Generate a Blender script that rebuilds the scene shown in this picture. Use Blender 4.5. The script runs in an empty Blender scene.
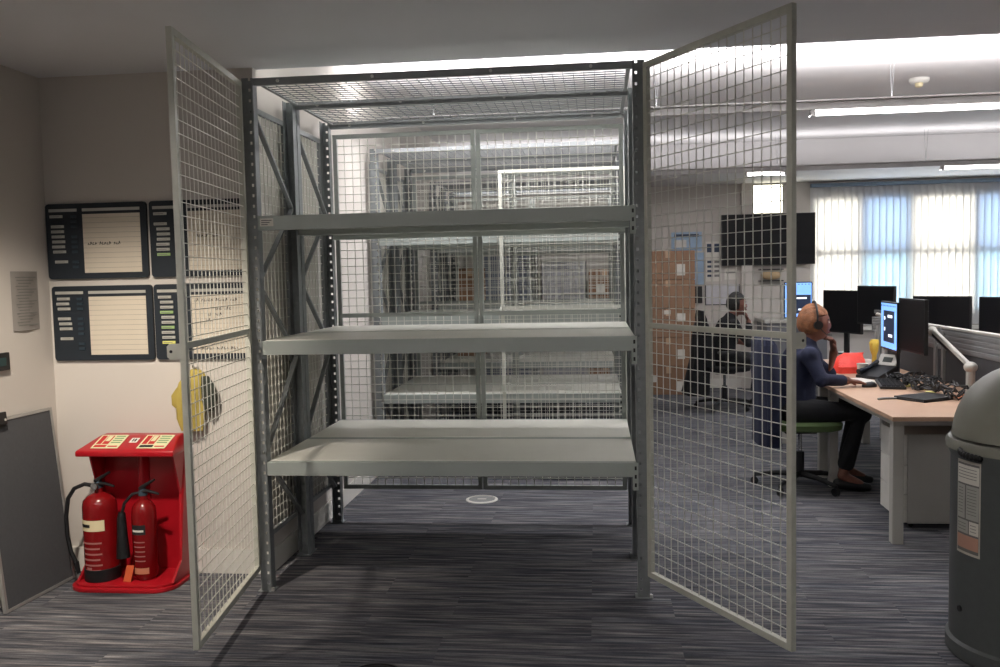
import bpy, bmesh, math, random
from mathutils import Vector, Matrix
random.seed(7)
sc = bpy.context.scene
COL = sc.collection
PI = math.pi
# ------------------------------------------------------------------ camera
CX, CY, CZ = 1.6699, -4.1116, 1.5351
YAW, PITCH, ROLL, FL = -0.1096, -0.0657, -0.0212, 0.8798
cd = bpy.data.cameras.new('camera'); cam = bpy.data.objects.new('camera', cd); COL.objects.link(cam)
cd.sensor_width = 36; cd.lens = 36 * FL; cd.clip_start = .05; cd.clip_end = 100
f_ = Vector((math.sin(YAW), math.cos(YAW), 0)); r_ = Vector((math.cos(YAW), -math.sin(YAW), 0)); u_ = Vector((0, 0, 1))
f2 = math.cos(PITCH) * f_ + math.sin(PITCH) * u_; u2 = -math.sin(PITCH) * f_ + math.cos(PITCH) * u_
r3 = math.cos(ROLL) * r_ + math.sin(ROLL) * u2; u3 = -math.sin(ROLL) * r_ + math.cos(ROLL) * u2
M = Matrix((r3, u3, -f2)).transposed().to_4x4(); M.translation = (CX, CY, CZ)
cam.matrix_world = M
sc.camera = cam
# ------------------------------------------------------------------ world, lights, exposure
sc.view_settings.view_transform = 'Standard'; sc.view_settings.look = 'None'
sc.view_settings.gamma = 1; sc.view_settings.use_curve_mapping = False
sc.view_settings.exposure = 1.0
w = bpy.data.worlds.new('World'); sc.world = w; w.use_nodes = True
bg = w.node_tree.nodes['Background']; bg.inputs[0].default_value = (1, .975, .92, 1); bg.inputs[1].default_value = 6.5

def area(name, loc, rot, sx, sy, power, col=(1, 1, 1), spread=PI):
    l = bpy.data.lights.new(name, 'AREA'); l.shape = 'RECTANGLE'; l.size = sx; l.size_y = sy
    l.energy = power; l.color = col; l.spread = spread
    o = bpy.data.objects.new(name, l); COL.objects.link(o); o.location = loc; o.rotation_euler = rot
    return o
COOL = (1.0, .97, .98)
P0Y, P1Y, P2Y, PZ = -4.0, 2.1, 5.85, 2.6
area('uplight_near', (3.4, P1Y, PZ + .075), (PI, 0, 0), 6.6, .06, 60, COOL)
area('uplight_far', (3.6, P2Y, PZ + .075), (PI, 0, 0), 7.0, .06, 10, COOL)
area('downlight_near', (3.5, P1Y, PZ - .035), (0, 0, 0), 6.6, .05, 32, COOL)
area('downlight_far', (3.6, P2Y, PZ - .035), (0, 0, 0), 7.0, .05, 18, COOL)
area('window_daylight', (6.2, 7.45, 1.75), (-PI / 2, 0, 0), 3.4, 1.5, 14, (.85, .93, 1))
# recessed ceiling lamps of the low soffit in front of the wall of boards
def spot(name, loc, tgt, power, size, blend, col, rad=.05):
    l = bpy.data.lights.new(name, 'SPOT'); l.energy = power; l.spot_size = size; l.spot_blend = blend; l.color = col
    l.shadow_soft_size = rad
    o = bpy.data.objects.new(name, l); COL.objects.link(o); o.location = loc
    o.rotation_euler = (Vector(tgt) - Vector(loc)).to_track_quat('-Z', 'Y').to_euler(); return o
spot('soffit_downlight', (-.35, -1.35, 2.58), (-.75, .1, .25), 115, 1.2, .8, (1, .88, .74))
area('added_fill_rear', (.9, P0Y, PZ + .075), (PI, 0, 0), 3.6, .06, 60, (1, .96, .92))  # unseen fill light added behind the camera to brighten the front area

# ------------------------------------------------------------------ materials
def lin(c):
    return tuple(((v / 255) / 12.92 if v / 255 <= .04045 else ((v / 255 + .055) / 1.055) ** 2.4) for v in c) + (1,)
MATS = {}
def mat(name, rgb, rough=.6, metal=0, var=.06, scale=12, bump=0, spec=.5, emit=None, estr=0, alpha=None):
    if name in MATS: return MATS[name]
    m = bpy.data.materials.new(name); m.use_nodes = True; nt = m.node_tree; b = nt.nodes['Principled BSDF']
    c = lin(rgb)
    tc = nt.nodes.new('ShaderNodeTexCoord'); no = nt.nodes.new('ShaderNodeTexNoise')
    no.inputs['Scale'].default_value = scale; no.inputs['Detail'].default_value = 4
    nt.links.new(tc.outputs['Object'], no.inputs['Vector'])
    mx = nt.nodes.new('ShaderNodeMix'); mx.data_type = 'RGBA'
    mx.inputs[6].default_value = tuple(max(0, v * (1 - var * 2)) for v in c[:3]) + (1,)
    mx.inputs[7].default_value = tuple(min(1, v * (1 + var * 2)) for v in c[:3]) + (1,)
    nt.links.new(no.outputs[0], mx.inputs[0]); nt.links.new(mx.outputs[2], b.inputs['Base Color'])
    b.inputs['Roughness'].default_value = rough; b.inputs['Metallic'].default_value = metal
    b.inputs['Specular IOR Level'].default_value = spec
    if bump:
        bp = nt.nodes.new('ShaderNodeBump'); bp.inputs['Strength'].default_value = bump; bp.inputs['Distance'].default_value = .01
        n2 = nt.nodes.new('ShaderNodeTexNoise'); n2.inputs['Scale'].default_value = scale * 6
        nt.links.new(tc.outputs['Object'], n2.inputs['Vector'])
        nt.links.new(n2.outputs[0], bp.inputs['Height']); nt.links.new(bp.outputs[0], b.inputs['Normal'])
    if emit:
        b.inputs['Emission Color'].default_value = lin(emit); b.inputs['Emission Strength'].default_value = estr
    MATS[name] = m
    return m
WALL = mat('wall paint', (205, 200, 194), .85, var=.02, scale=2, bump=.05)
CEIL = mat('ceiling paint', (205, 203, 203), .9, var=.02, scale=2)
SOFF = mat('soffit paint', (224, 226, 230), .9, var=.03, scale=1.5)
WHITE = mat('white gloss trim', (222, 220, 214), .5, var=.02)
STEEL = mat('grey painted steel', (150, 154, 156), .45, .12, var=.08, scale=20)
GALV = mat('galvanised post steel', (130, 135, 137), .45, .12, var=.12, scale=30)
FRAME = mat('pale zinc door frame', (200, 201, 190), .45, .06, var=.06, scale=25)
WIRE = mat('zinc wire', (222, 222, 214), .42, .08, var=.05)
SHELF = mat('grey shelf board', (240, 240, 232), .38, .1, var=.03, scale=6)
BEAM = mat('grey shelf beam', (172, 180, 176), .42, .05, var=.03, scale=6)
BOLT = mat('bright bolt', (225, 225, 222), .3, .6)
DARK = mat('black plastic', (22, 23, 26), .45, var=.1)
BLACKC = mat('black cloth', (20, 21, 25), .9, var=.15, scale=30, bump=.2)
NAVY = mat('navy cloth', (27, 33, 58), .9, var=.15, scale=30, bump=.2)
REDP = mat('red plastic', (172, 22, 34), .3, var=.05, scale=8)
REDM = mat('red enamel', (126, 15, 19), .22, var=.04)
CARD = mat('brown cardboard', (148, 116, 92), .85, var=.06, scale=9)
PAPER = mat('white paper', (225, 222, 214), .8, var=.02)
CREAM = mat('cream paper', (226, 214, 176), .8, var=.02)
GREYP = mat('grey plastic', (128, 130, 130), .5)
DESKW = mat('pale beech desktop', (184, 152, 128), .5, var=.05, scale=5)
LGREY = mat('light grey metal', (186, 184, 178), .5, .1, var=.02)
CHROME = mat('chrome', (170, 172, 175), .25, .9)
GREENP = mat('green', (96, 150, 86), .7)
SKIN = mat('dark brown skin', (118, 74, 60), .55, var=.08, scale=20)
HAIRA = mat('auburn hair', (136, 88, 56), .65, var=.45, scale=26, bump=.6)
HAIRB = mat('black hair', (20, 18, 18), .6, var=.3, scale=60)
LABEL = mat('label ink grey', (120, 120, 118), .8)
INK = mat('black ink', (25, 25, 28), .7)

def carpet():
    m = bpy.data.materials.new('striped carpet planks'); m.use_nodes = True; nt = m.node_tree; b = nt.nodes['Principled BSDF']
    N = nt.nodes.new; L = nt.links.new
    tc = N('ShaderNodeTexCoord')
    br = N('ShaderNodeTexBrick'); br.offset = .37; br.inputs['Scale'].default_value = 1
    br.inputs['Brick Width'].default_value = 1.0; br.inputs['Row Height'].default_value = .25
    br.inputs['Mortar Size'].default_value = .0; br.inputs['Color1'].default_value = (0, 0, 0, 1); br.inputs['Color2'].default_value = (1, 1, 1, 1)
    L(tc.outputs['Object'], br.inputs['Vector'])
    sh = N('ShaderNodeVectorMath'); sh.operation = 'MULTIPLY'; L(br.outputs['Color'], sh.inputs[0]); sh.inputs[1].default_value = (7, 5, 3)
    ad = N('ShaderNodeVectorMath'); L(tc.outputs['Object'], ad.inputs[0]); L(sh.outputs[0], ad.inputs[1])
    def streak(sx, sy, det):
        mp = N('ShaderNodeMapping'); mp.inputs['Scale'].default_value = (sx, sy, 1); L(ad.outputs[0], mp.inputs[0])
        n = N('ShaderNodeTexNoise'); n.inputs['Scale'].default_value = 1; n.inputs['Detail'].default_value = det; n.inputs['Roughness'].default_value = .65
        L(mp.outputs[0], n.inputs['Vector']); return n
    n1 = streak(2.6, 52, 4); n2 = streak(1.3, 22, 3); n3 = streak(140, 140, 2)
    cr = N('ShaderNodeValToRGB'); e = cr.color_ramp.elements
    e[0].position = .30; e[0].color = lin((62, 63, 67)); e[1].position = .74; e[1].color = lin((186, 182, 180))
    x = e.new(.45); x.color = lin((92, 93, 100)); x = e.new(.58); x.color = lin((134, 132, 134))
    L(n1.outputs[0], cr.inputs[0])
    cb = N('ShaderNodeValToRGB'); e = cb.color_ramp.elements
    e[0].position = .44; e[0].color = (0, 0, 0, 1); e[1].position = .62; e[1].color = (1, 1, 1, 1); L(n2.outputs[0], cb.inputs[0])
    mx = N('ShaderNodeMix'); mx.data_type = 'RGBA'; mx.blend_type = 'MULTIPLY'; mx.inputs[7].default_value = (.76, .81, .88, 1)
    L(cb.outputs[0], mx.inputs[0]); L(cr.outputs[0], mx.inputs[6])
    m2 = N('ShaderNodeMix'); m2.data_type = 'RGBA'; m2.blend_type = 'MULTIPLY'; m2.inputs[0].default_value = .45
    L(mx.outputs[2], m2.inputs[6]); L(n3.outputs[0], m2.inputs[7]); 
    gm = N('ShaderNodeBrightContrast'); gm.inputs[1].default_value = .0; L(m2.outputs[2], gm.inputs[0])
    L(gm.outputs[0], b.inputs['Base Color']); b.inputs['Roughness'].default_value = .95; b.inputs['Specular IOR Level'].default_value = .15
    bp = N('ShaderNodeBump'); bp.inputs['Strength'].default_value = .3; bp.inputs['Distance'].default_value = .004
    L(n3.outputs[0], bp.inputs['Height']); L(bp.outputs[0], b.inputs['Normal'])
    return m
def slatmat():
    m = bpy.data.materials.new('translucent blind fabric'); m.use_nodes = True; nt = m.node_tree
    nt.nodes.remove(nt.nodes['Principled BSDF']); out = nt.nodes['Material Output']
    d = nt.nodes.new('ShaderNodeBsdfDiffuse'); t = nt.nodes.new('ShaderNodeBsdfTranslucent'); mx = nt.nodes.new('ShaderNodeMixShader')
    w_ = nt.nodes.new('ShaderNodeTexNoise'); w_.inputs['Scale'].default_value = 80
    cr = nt.nodes.new('ShaderNodeValToRGB'); cr.color_ramp.elements[0].color = (.72, .72, .72, 1); cr.color_ramp.elements[1].color = (.86, .86, .86, 1)
    nt.links.new(w_.outputs[0], cr.inputs[0])
    for s in (d, t): nt.links.new(cr.outputs[0], s.inputs[0]); nt.links.new(s.outputs[0], mx.inputs[1 if s is d else 2])
    mx.inputs[0].default_value = .5; nt.links.new(mx.outputs[0], out.inputs[0]); return m
def glass(name, col):
    m = bpy.data.materials.new(name); m.use_nodes = True; nt = m.node_tree
    nt.nodes.remove(nt.nodes['Principled BSDF']); out = nt.nodes['Material Output']
    t = nt.nodes.new('ShaderNodeBsdfTransparent'); g = nt.nodes.new('ShaderNodeBsdfGlossy'); mx = nt.nodes.new('ShaderNodeMixShader')
    n = nt.nodes.new('ShaderNodeTexNoise'); n.inputs['Scale'].default_value = .7
    cr = nt.nodes.new('ShaderNodeValToRGB')
    cr.color_ramp.elements[0].color = tuple(v * .92 for v in col) + (1,); cr.color_ramp.elements[1].color = tuple(col) + (1,)
    nt.links.new(n.outputs[0], cr.inputs[0]); nt.links.new(cr.outputs[0], t.inputs[0])
    g.inputs['Roughness'].default_value = .05
    mx.inputs[0].default_value = .04; nt.links.new(t.outputs[0], mx.inputs[1]); nt.links.new(g.outputs[0], mx.inputs[2])
    nt.links.new(mx.outputs[0], out.inputs[0]); return m

# ------------------------------------------------------------------ mesh builder
CACHE = {}
class MB:
    def __init__(s): s.v = []; s.f = []
    def add(s, vs, fs):
        n = len(s.v); s.v += [tuple(p) for p in vs]; s.f += [tuple(i + n for i in q) for q in fs]; return s
    def box(s, x0, x1, y0, y1, z0, z1):
        return s.add([(x0, y0, z0), (x1, y0, z0), (x1, y1, z0), (x0, y1, z0), (x0, y0, z1), (x1, y0, z1), (x1, y1, z1), (x0, y1, z1)],
                     [(0, 3, 2, 1), (4, 5, 6, 7), (0, 1, 5, 4), (1, 2, 6, 5), (2, 3, 7, 6), (3, 0, 4, 7)])
    def bar(s, p, q, w, h=None, up=(0, 0, 1)):
        h = h or w; p = Vector(p); q = Vector(q); d = (q - p).normalized(); up = Vector(up)
        if abs(d.dot(up)) > .98: up = Vector((0, 1, 0))
        a = d.cross(up).normalized() * w / 2; b = a.cross(d).normalized() * h / 2
        vs = [c + i * a + j * b for c in (p, q) for i, j in ((-1, -1), (1, -1), (1, 1), (-1, 1))]
        return s.add(vs, [(0, 1, 2, 3), (7, 6, 5, 4), (0, 4, 5, 1), (1, 5, 6, 2), (2, 6, 7, 3), (3, 7, 4, 0)])
    def tube(s, pts, rad, n=8, cap=True):
        pts = [Vector(p) for p in pts]
        rads = rad if isinstance(rad, (list, tuple)) else [rad] * len(pts)
        rings = []; ref = None
        for i, p in enumerate(pts):
            d = (pts[min(i + 1, len(pts) - 1)] - pts[max(i - 1, 0)]).normalized()
            if ref is None or abs(d.dot(ref)) > .99: ref = Vector((0, 0, 1)) if abs(d.z) < .9 else Vector((1, 0, 0))
            a = d.cross(ref).normalized(); b = a.cross(d).normalized(); ref = b
            rings.append([p + rads[i] * (math.cos(2 * PI * k / n) * a + math.sin(2 * PI * k / n) * b) for k in range(n)])
        vs = [v for r in rings for v in r]; fs = []
        for i in range(len(rings) - 1):
            for k in range(n): fs.append((i * n + k, i * n + (k + 1) % n, (i + 1) * n + (k + 1) % n, (i + 1) * n + k))
        if cap: fs += [tuple(range(n))[::-1], tuple(range((len(rings) - 1) * n, len(rings) * n))]
        return s.add(vs, fs)
    def lathe(s, prof, n=32, c=(0, 0, 0), a0=0, a1=2 * PI):
        full = abs(a1 - a0 - 2 * PI) < 1e-6; m = n if full else n + 1
        vs = [(c[0] + r * math.cos(a0 + (a1 - a0) * k / n), c[1] + r * math.sin(a0 + (a1 - a0) * k / n), c[2] + z) for r, z in prof for k in range(m)]
        fs = [(i * m + k, i * m + (k + 1) % m, (i + 1) * m + (k + 1) % m, (i + 1) * m + k) for i in range(len(prof) - 1) for k in range(n)]
        if full: fs += [tuple(range(m))[::-1], tuple(range((len(prof) - 1) * m, len(prof) * m))]
        return s.add(vs, fs)
    def prism(s, pts, z0, z1):     # polygon in xy, extruded in z
        n = len(pts)
        return s.add([(x, y, z0) for x, y in pts] + [(x, y, z1) for x, y in pts],
                     [tuple(range(n))[::-1], tuple(range(n, 2 * n))] + [(k, (k + 1) % n, n + (k + 1) % n, n + k) for k in range(n)])
    def loft(s, secs, n=32, e=2.0, rip=0, k=7, ph=0):   # secs: (cx,cy,cz,rx,ry)
        vs = []
        for j, (cx, cy, cz, rx, ry) in enumerate(secs):
            for i in range(n):
                t = 2 * PI * i / n; c, q = math.cos(t), math.sin(t)
                a = math.copysign(abs(c) ** (2 / e), c); b = math.copysign(abs(q) ** (2 / e), q)
                g = 1 + rip * math.sin(k * t + ph + j * .5) * (j / max(1, len(secs) - 1) + .3)
                vs.append((cx + rx * a * g, cy + ry * b * g, cz))
        fs = [(j * n + i, j * n + (i + 1) % n, (j + 1) * n + (i + 1) % n, (j + 1) * n + i) for j in range(len(secs) - 1) for i in range(n)]
        fs += [tuple(range(n))[::-1], tuple(range((len(secs) - 1) * n, len(secs) * n))]
        return s.add(vs, fs)
    def ball(s, c, rx, ry=None, rz=None, n=16, m=10, fn=None):
        ry = ry or rx; rz = rz or rx; vs = []
        for j in range(m + 1):
            p = PI * j / m
            for i in range(n):
                t = 2 * PI * i / n; d = Vector((math.sin(p) * math.cos(t), math.sin(p) * math.sin(t), math.cos(p)))
                g = fn(d) if fn else 1
                vs.append((c[0] + d.x * rx * g, c[1] + d.y * ry * g, c[2] + d.z * rz * g))
        fs = [(j * n + i, (j + 1) * n + i, (j + 1) * n + (i + 1) % n, j * n + (i + 1) % n) for j in range(m) for i in range(n)]
        return s.add(vs, fs)
    def xf(s, mtx):
        s.v = [tuple(mtx @ Vector(p)) for p in s.v]; return s
    def build(s, name, m, parent=None, smooth=False, bevel=0, key=None, loc=None, rot=None, seg=2):
        if key and key in CACHE: me = CACHE[key]
        else:
            me = bpy.data.meshes.new(name); me.from_pydata(s.v, [], s.f)
            bm = bmesh.new(); bm.from_mesh(me); bmesh.ops.remove_doubles(bm, verts=bm.verts, dist=1e-6) if smooth else None
            bmesh.ops.recalc_face_normals(bm, faces=bm.faces)
            if bevel:
                ed = [x for x in bm.edges if len(x.link_faces) == 2 and x.calc_face_angle(0) > .6]
                bmesh.ops.bevel(bm, geom=ed, offset=bevel, segments=seg, affect='EDGES', profile=.5)
            bm.to_mesh(me); bm.free(); me.materials.append(m)
            if smooth:
                for p in me.polygons: p.use_smooth = True
                try: me.set_sharp_from_angle(angle=.7)
                except Exception: pass
            if key: CACHE[key] = me
        o = bpy.data.objects.new(name, me); COL.objects.link(o)
        if parent: o.parent = parent
        if loc: o.location = loc
        if rot: o.rotation_euler = rot
        return o
def tag(o, label, cat, group=None):
    o['label'] = label; o['category'] = cat
    if group: o['group'] = group
    return o
def thing(name, label, cat, loc=(0, 0, 0), rz=0, group=None, rot=None):
    o = bpy.data.objects.new(name, None); o.empty_display_size = .1; COL.objects.link(o); o.location = loc
    o.rotation_euler = rot or (0, 0, rz); return tag(o, label, cat, group)
def struct(name, mb, m, **k):
    o = mb.build(name, m, **k); o['kind'] = 'structure'; return o
def B(*a): return MB().box(*a)

# ------------------------------------------------------------------ room shell
YB, XL, XS, XR, YN = 7.65, -1.2, -.045, 8.2, -6.2
ZC, ZS, ZF = 3.0, 2.612, 2.65
YF = .26
struct('floor', B(XL - .2, XR + .2, YN - .2, YB + .2, -.1, 0), carpet())
struct('wall_left', B(XL - .15, XL, YN, YF, 0, ZC), WALL)
struct('wall_front', B(XL - .15, XS, YF, YF + .15, 0, ZC), WALL)
struct('wall_side', B(XS - .15, XS, YF + .15, YB, 0, ZC), WALL)
struct('wall_rear', B(XL - .15, XR + .15, YN - .15, YN, 0, ZC), WALL)
struct('wall_right', B(XR, XR + .15, YN, YB, 0, ZC), WALL)
struct('ceiling', B(XS - .15, XR + .15, YF + .15, 6.3, ZC, ZC + .1), CEIL)
struct('ceiling', B(XL - .15, XR + .15, -2.6, YF, ZS, ZC), SOFF)
struct('ceiling', B(XL - .15, XR + .15, YN - .15, -2.6, ZC, ZC + .1), CEIL)
struct('wall_soffit', B(XS, XR + .15, YF, YF + .05, ZS, ZC), SOFF)
o = struct('ceiling', B(XS - .15, XR + .15, 6.3, YB + .15, ZF, ZC + .1), CEIL)
# back wall with the window opening
WX0, WX1, WZ0, WZ1 = 4.45, 7.95, .95, 2.5
mb = MB(); mb.box(XS - .15, WX0, YB, YB + .2, 0, ZF); mb.box(WX1, XR, YB, YB + .2, 0, ZF)
mb.box(WX0, WX1, YB, YB + .2, 0, WZ0); mb.box(WX0, WX1, YB, YB + .2, WZ1, ZF)
struct('wall_back', mb, WALL)
struct('trim_pillar', B(3.55, 3.68, YB - .08, YB, 0, ZF), WALL)
struct('baseboard_left', B(XL, XL + .015, YN, YF - .015, 0, .13), WHITE)
struct('baseboard_front', B(XL, XS, YF - .015, YF, 0, .13), WHITE)
struct('baseboard_side', B(XS, XS + .008, YF, YB, 0, .12), WHITE)
struct('baseboard_back', B(XS + .015, XR, YB - .015, YB, 0, .12), WHITE)
# window: frame, sashes and panes
wn = bpy.data.objects.new('window_1', None); COL.objects.link(wn); wn['kind'] = 'structure'
fx = [4.45, 5.06, 5.66, 6.44, 7.05, 7.95]
mb = MB(); WF = mat('white window frame', (150, 150, 152), .5)
for i, x in enumerate(fx): mb.box(x - .03, x + .03, YB + .005, YB + .10, WZ0, WZ1)
for z, h in ((WZ0 + .02, .04), (1.735, .075), (WZ1 - .04, .10)): mb.box(WX0, WX1, YB + .004, YB + .11, z - h / 2, z + h / 2)
mb.build('window_frame', WF, wn)
GC = glass('clear glass', (.97, .96, .92)); GB = glass('shade tinted glass', (.55, .68, .86)); GBL = glass('pale shade tinted glass', (.62, .8, .92))  # blue pane tint stands in for the shaded zones of the blind
for i in range(5):
    a, b = fx[i] + .02, fx[i + 1] - .02; tint = i in (1, 3)
    B(a, b, YB + .085, YB + .09, 1.76, WZ1 - .07).build('pane', GB if tint else GC, wn)
    B(a, b, YB + .085, YB + .09, WZ0 + .03, 1.71).build('pane', GBL if tint else GC, wn)
struct('trim_sill', B(WX0 - .05, WX1 + .05, YB - .10, YB, .74, .78), WHITE)
# vertical blind
bl = thing('vertical_blind', 'white vertical slat blind covering the wide window in the far wall', 'blind', (0, YB - .036, 0))
B(4.42, 8.0, -.035, .035, 2.575, 2.62).build('headrail', mat('blue grey headrail', (130, 150, 170), .5), bl)
SM = slatmat(); x = 4.46; ang = .2
while x < 7.98:
    mb = MB(); n = 6
    pts = [(-.05 + .1 * i / n, .006 * math.cos((i / n - .5) * PI)) for i in range(n + 1)]
    mb.prism(pts + [(p[0], p[1] - .0015) for p in reversed(pts)], .80, 2.574)
    mb.build('slat', SM, bl, key='slat', loc=(x, 0, 0), rot=(0, 0, ang), smooth=False)
    x += .0845

# ------------------------------------------------------------------ luminaires
LITW = mat('lit diffuser', (255, 252, 250), .5, emit=(255, 250, 250), estr=4)
RAILM = mat('white luminaire body', (200, 198, 198), .5)
def luminaire(y, x0, x1, lit, label):
    t = thing('pendant_light', label, 'ceiling light', (0, y, 0))
    B(x0, x1, -.035, .035, PZ - .0, PZ + .05).build('housing', RAILM, t, bevel=.004)
    B(x0, x1, -.06, .06, PZ + .052, PZ + .062).build('reflector', RAILM, t)
    for a, b in lit:
        mb = MB(); mb.tube([(a + .02, 0, PZ - .012), (b - .02, 0, PZ - .012)], .024, 10); mb.build('tube_lamp', LITW, t, smooth=True)
        for e_ in (a, b - .03): B(e_, e_ + .03, -.03, .03, PZ - .04, PZ - .0).build('lamp_end', RAILM, t)
    k = x0 + .4
    while k < x1:
        MB().tube([(k, 0, PZ + .06), (k - .02, 0, ZC)], .0016, 6).build('suspension_wire', CHROME, t)
        MB().tube([(k, 0, PZ + .06), (k + .02, 0, ZC)], .0016, 6).build('suspension_wire', CHROME, t); k += 1.55
luminaire(P0Y, -.9, 2.7, [], 'unseen white batten light added behind the viewer as fill')  # unseen body added to go with the rear fill light
luminaire(P1Y, .15, 6.7, [(3.12, 4.9)], 'nearer long white batten light hanging on wires above the desks')
luminaire(P2Y, .15, 7.1, [(5.35, 6.8), (3.3, 3.75)], 'farther long white batten light hanging close to the window bulkhead')
# smoke detector
t = thing('smoke_detector', 'round white smoke detector on the ceiling above the desks', 'smoke detector', (4.2, 3.19, ZC))
MB().lathe([(.075, 0), (.075, -.02), (.06, -.035), (.02, -.035)], 24).build('base', WHITE, t, smooth=True)
MB().lathe([(.03, -.035), (.028, -.06), (.012, -.068)], 20).build('sensor', CREAM, t, smooth=True)
# recessed lamp in soffit
t = thing('recessed_downlight', 'small round recessed lamp in the low ceiling before the message boards', 'ceiling light', (-.35, -1.35, ZS))
MB().lathe([(.07, 0), (.07, -.008), (.055, -.008), (.05, 0)], 24).build('bezel', WHITE, t, smooth=True)

# ------------------------------------------------------------------ the mesh storage cages
W, D, H = 1.903, 1.256, 2.5
PW = .055
def wires(mb, w, h, u0, v0, pu, pv, d=.0034):
    # wires in local XZ plane between (u0..w-u0) and (v0..h-v0)
    n = round((w - 2 * u0) / pu); m = round((h - 2 * v0) / pv)
    for i in range(1, n): x = u0 + (w - 2 * u0) * i / n; mb.box(x - d / 2, x + d / 2, -d, 0, v0, h - v0)
    for j in range(1, m): z = v0 + (h - 2 * v0) * j / m; mb.box(u0, w - u0, 0, d, z - d / 2, z + d / 2)
def panel(name, parent, w, h, loc, rot, fr=.028, th=.02, mid=None, key='', pu=.05, pv=.05, fm=None, dw=.004, wmt=None):
    mb = MB()
    mb.box(0, fr, -th / 2, th / 2, 0, h).box(w - fr, w, -th / 2, th / 2, 0, h)
    mb.box(fr, w - fr, -th / 2, th / 2, 0, fr).box(fr, w - fr, -th / 2, th / 2, h - fr, h)
    if mid: mb.box(fr, w - fr, -th / 2, th / 2, mid - fr / 2, mid + fr / 2)
    o = mb.build(name, fm or FRAME, parent, key='fr' + key, loc=loc, rot=rot)
    wm = MB(); wires(wm, w, h, fr * .8, fr * .8, pu, pv, dw); wm.build('wire_grid', wmt or WIRE, o, key='wg' + key)
    return o
def post_mesh(mb, flip=1):
    # perforated face in the x-z plane at y=0 with flanges going +y*flip
    t = .003; z = 0
    y0_, y1_ = min(0, t * flip), max(0, t * flip)
    hx, hw, hh = (.0345, .011, .014) if flip > 0 else (.0215, .013, .015)
    mb.box(.003, hx, y0_, y1_, 0, H); mb.box(hx + hw, .052, y0_, y1_, 0, H)
    z = 0
    while z < H - .001:
        z1 = min(z + .05 - hh, H); mb.box(hx, hx + hw, y0_, y1_, z, z1); z += .05
    # flanges, with punched inner edge
    mb.box(0, t, min(t * flip, .055 * flip), max(t * flip, .055 * flip), 0, H)
    mb.box(.055 - t, .055, min(t * flip, .055 * flip), max(t * flip, .055 * flip), 0, H)
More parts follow.
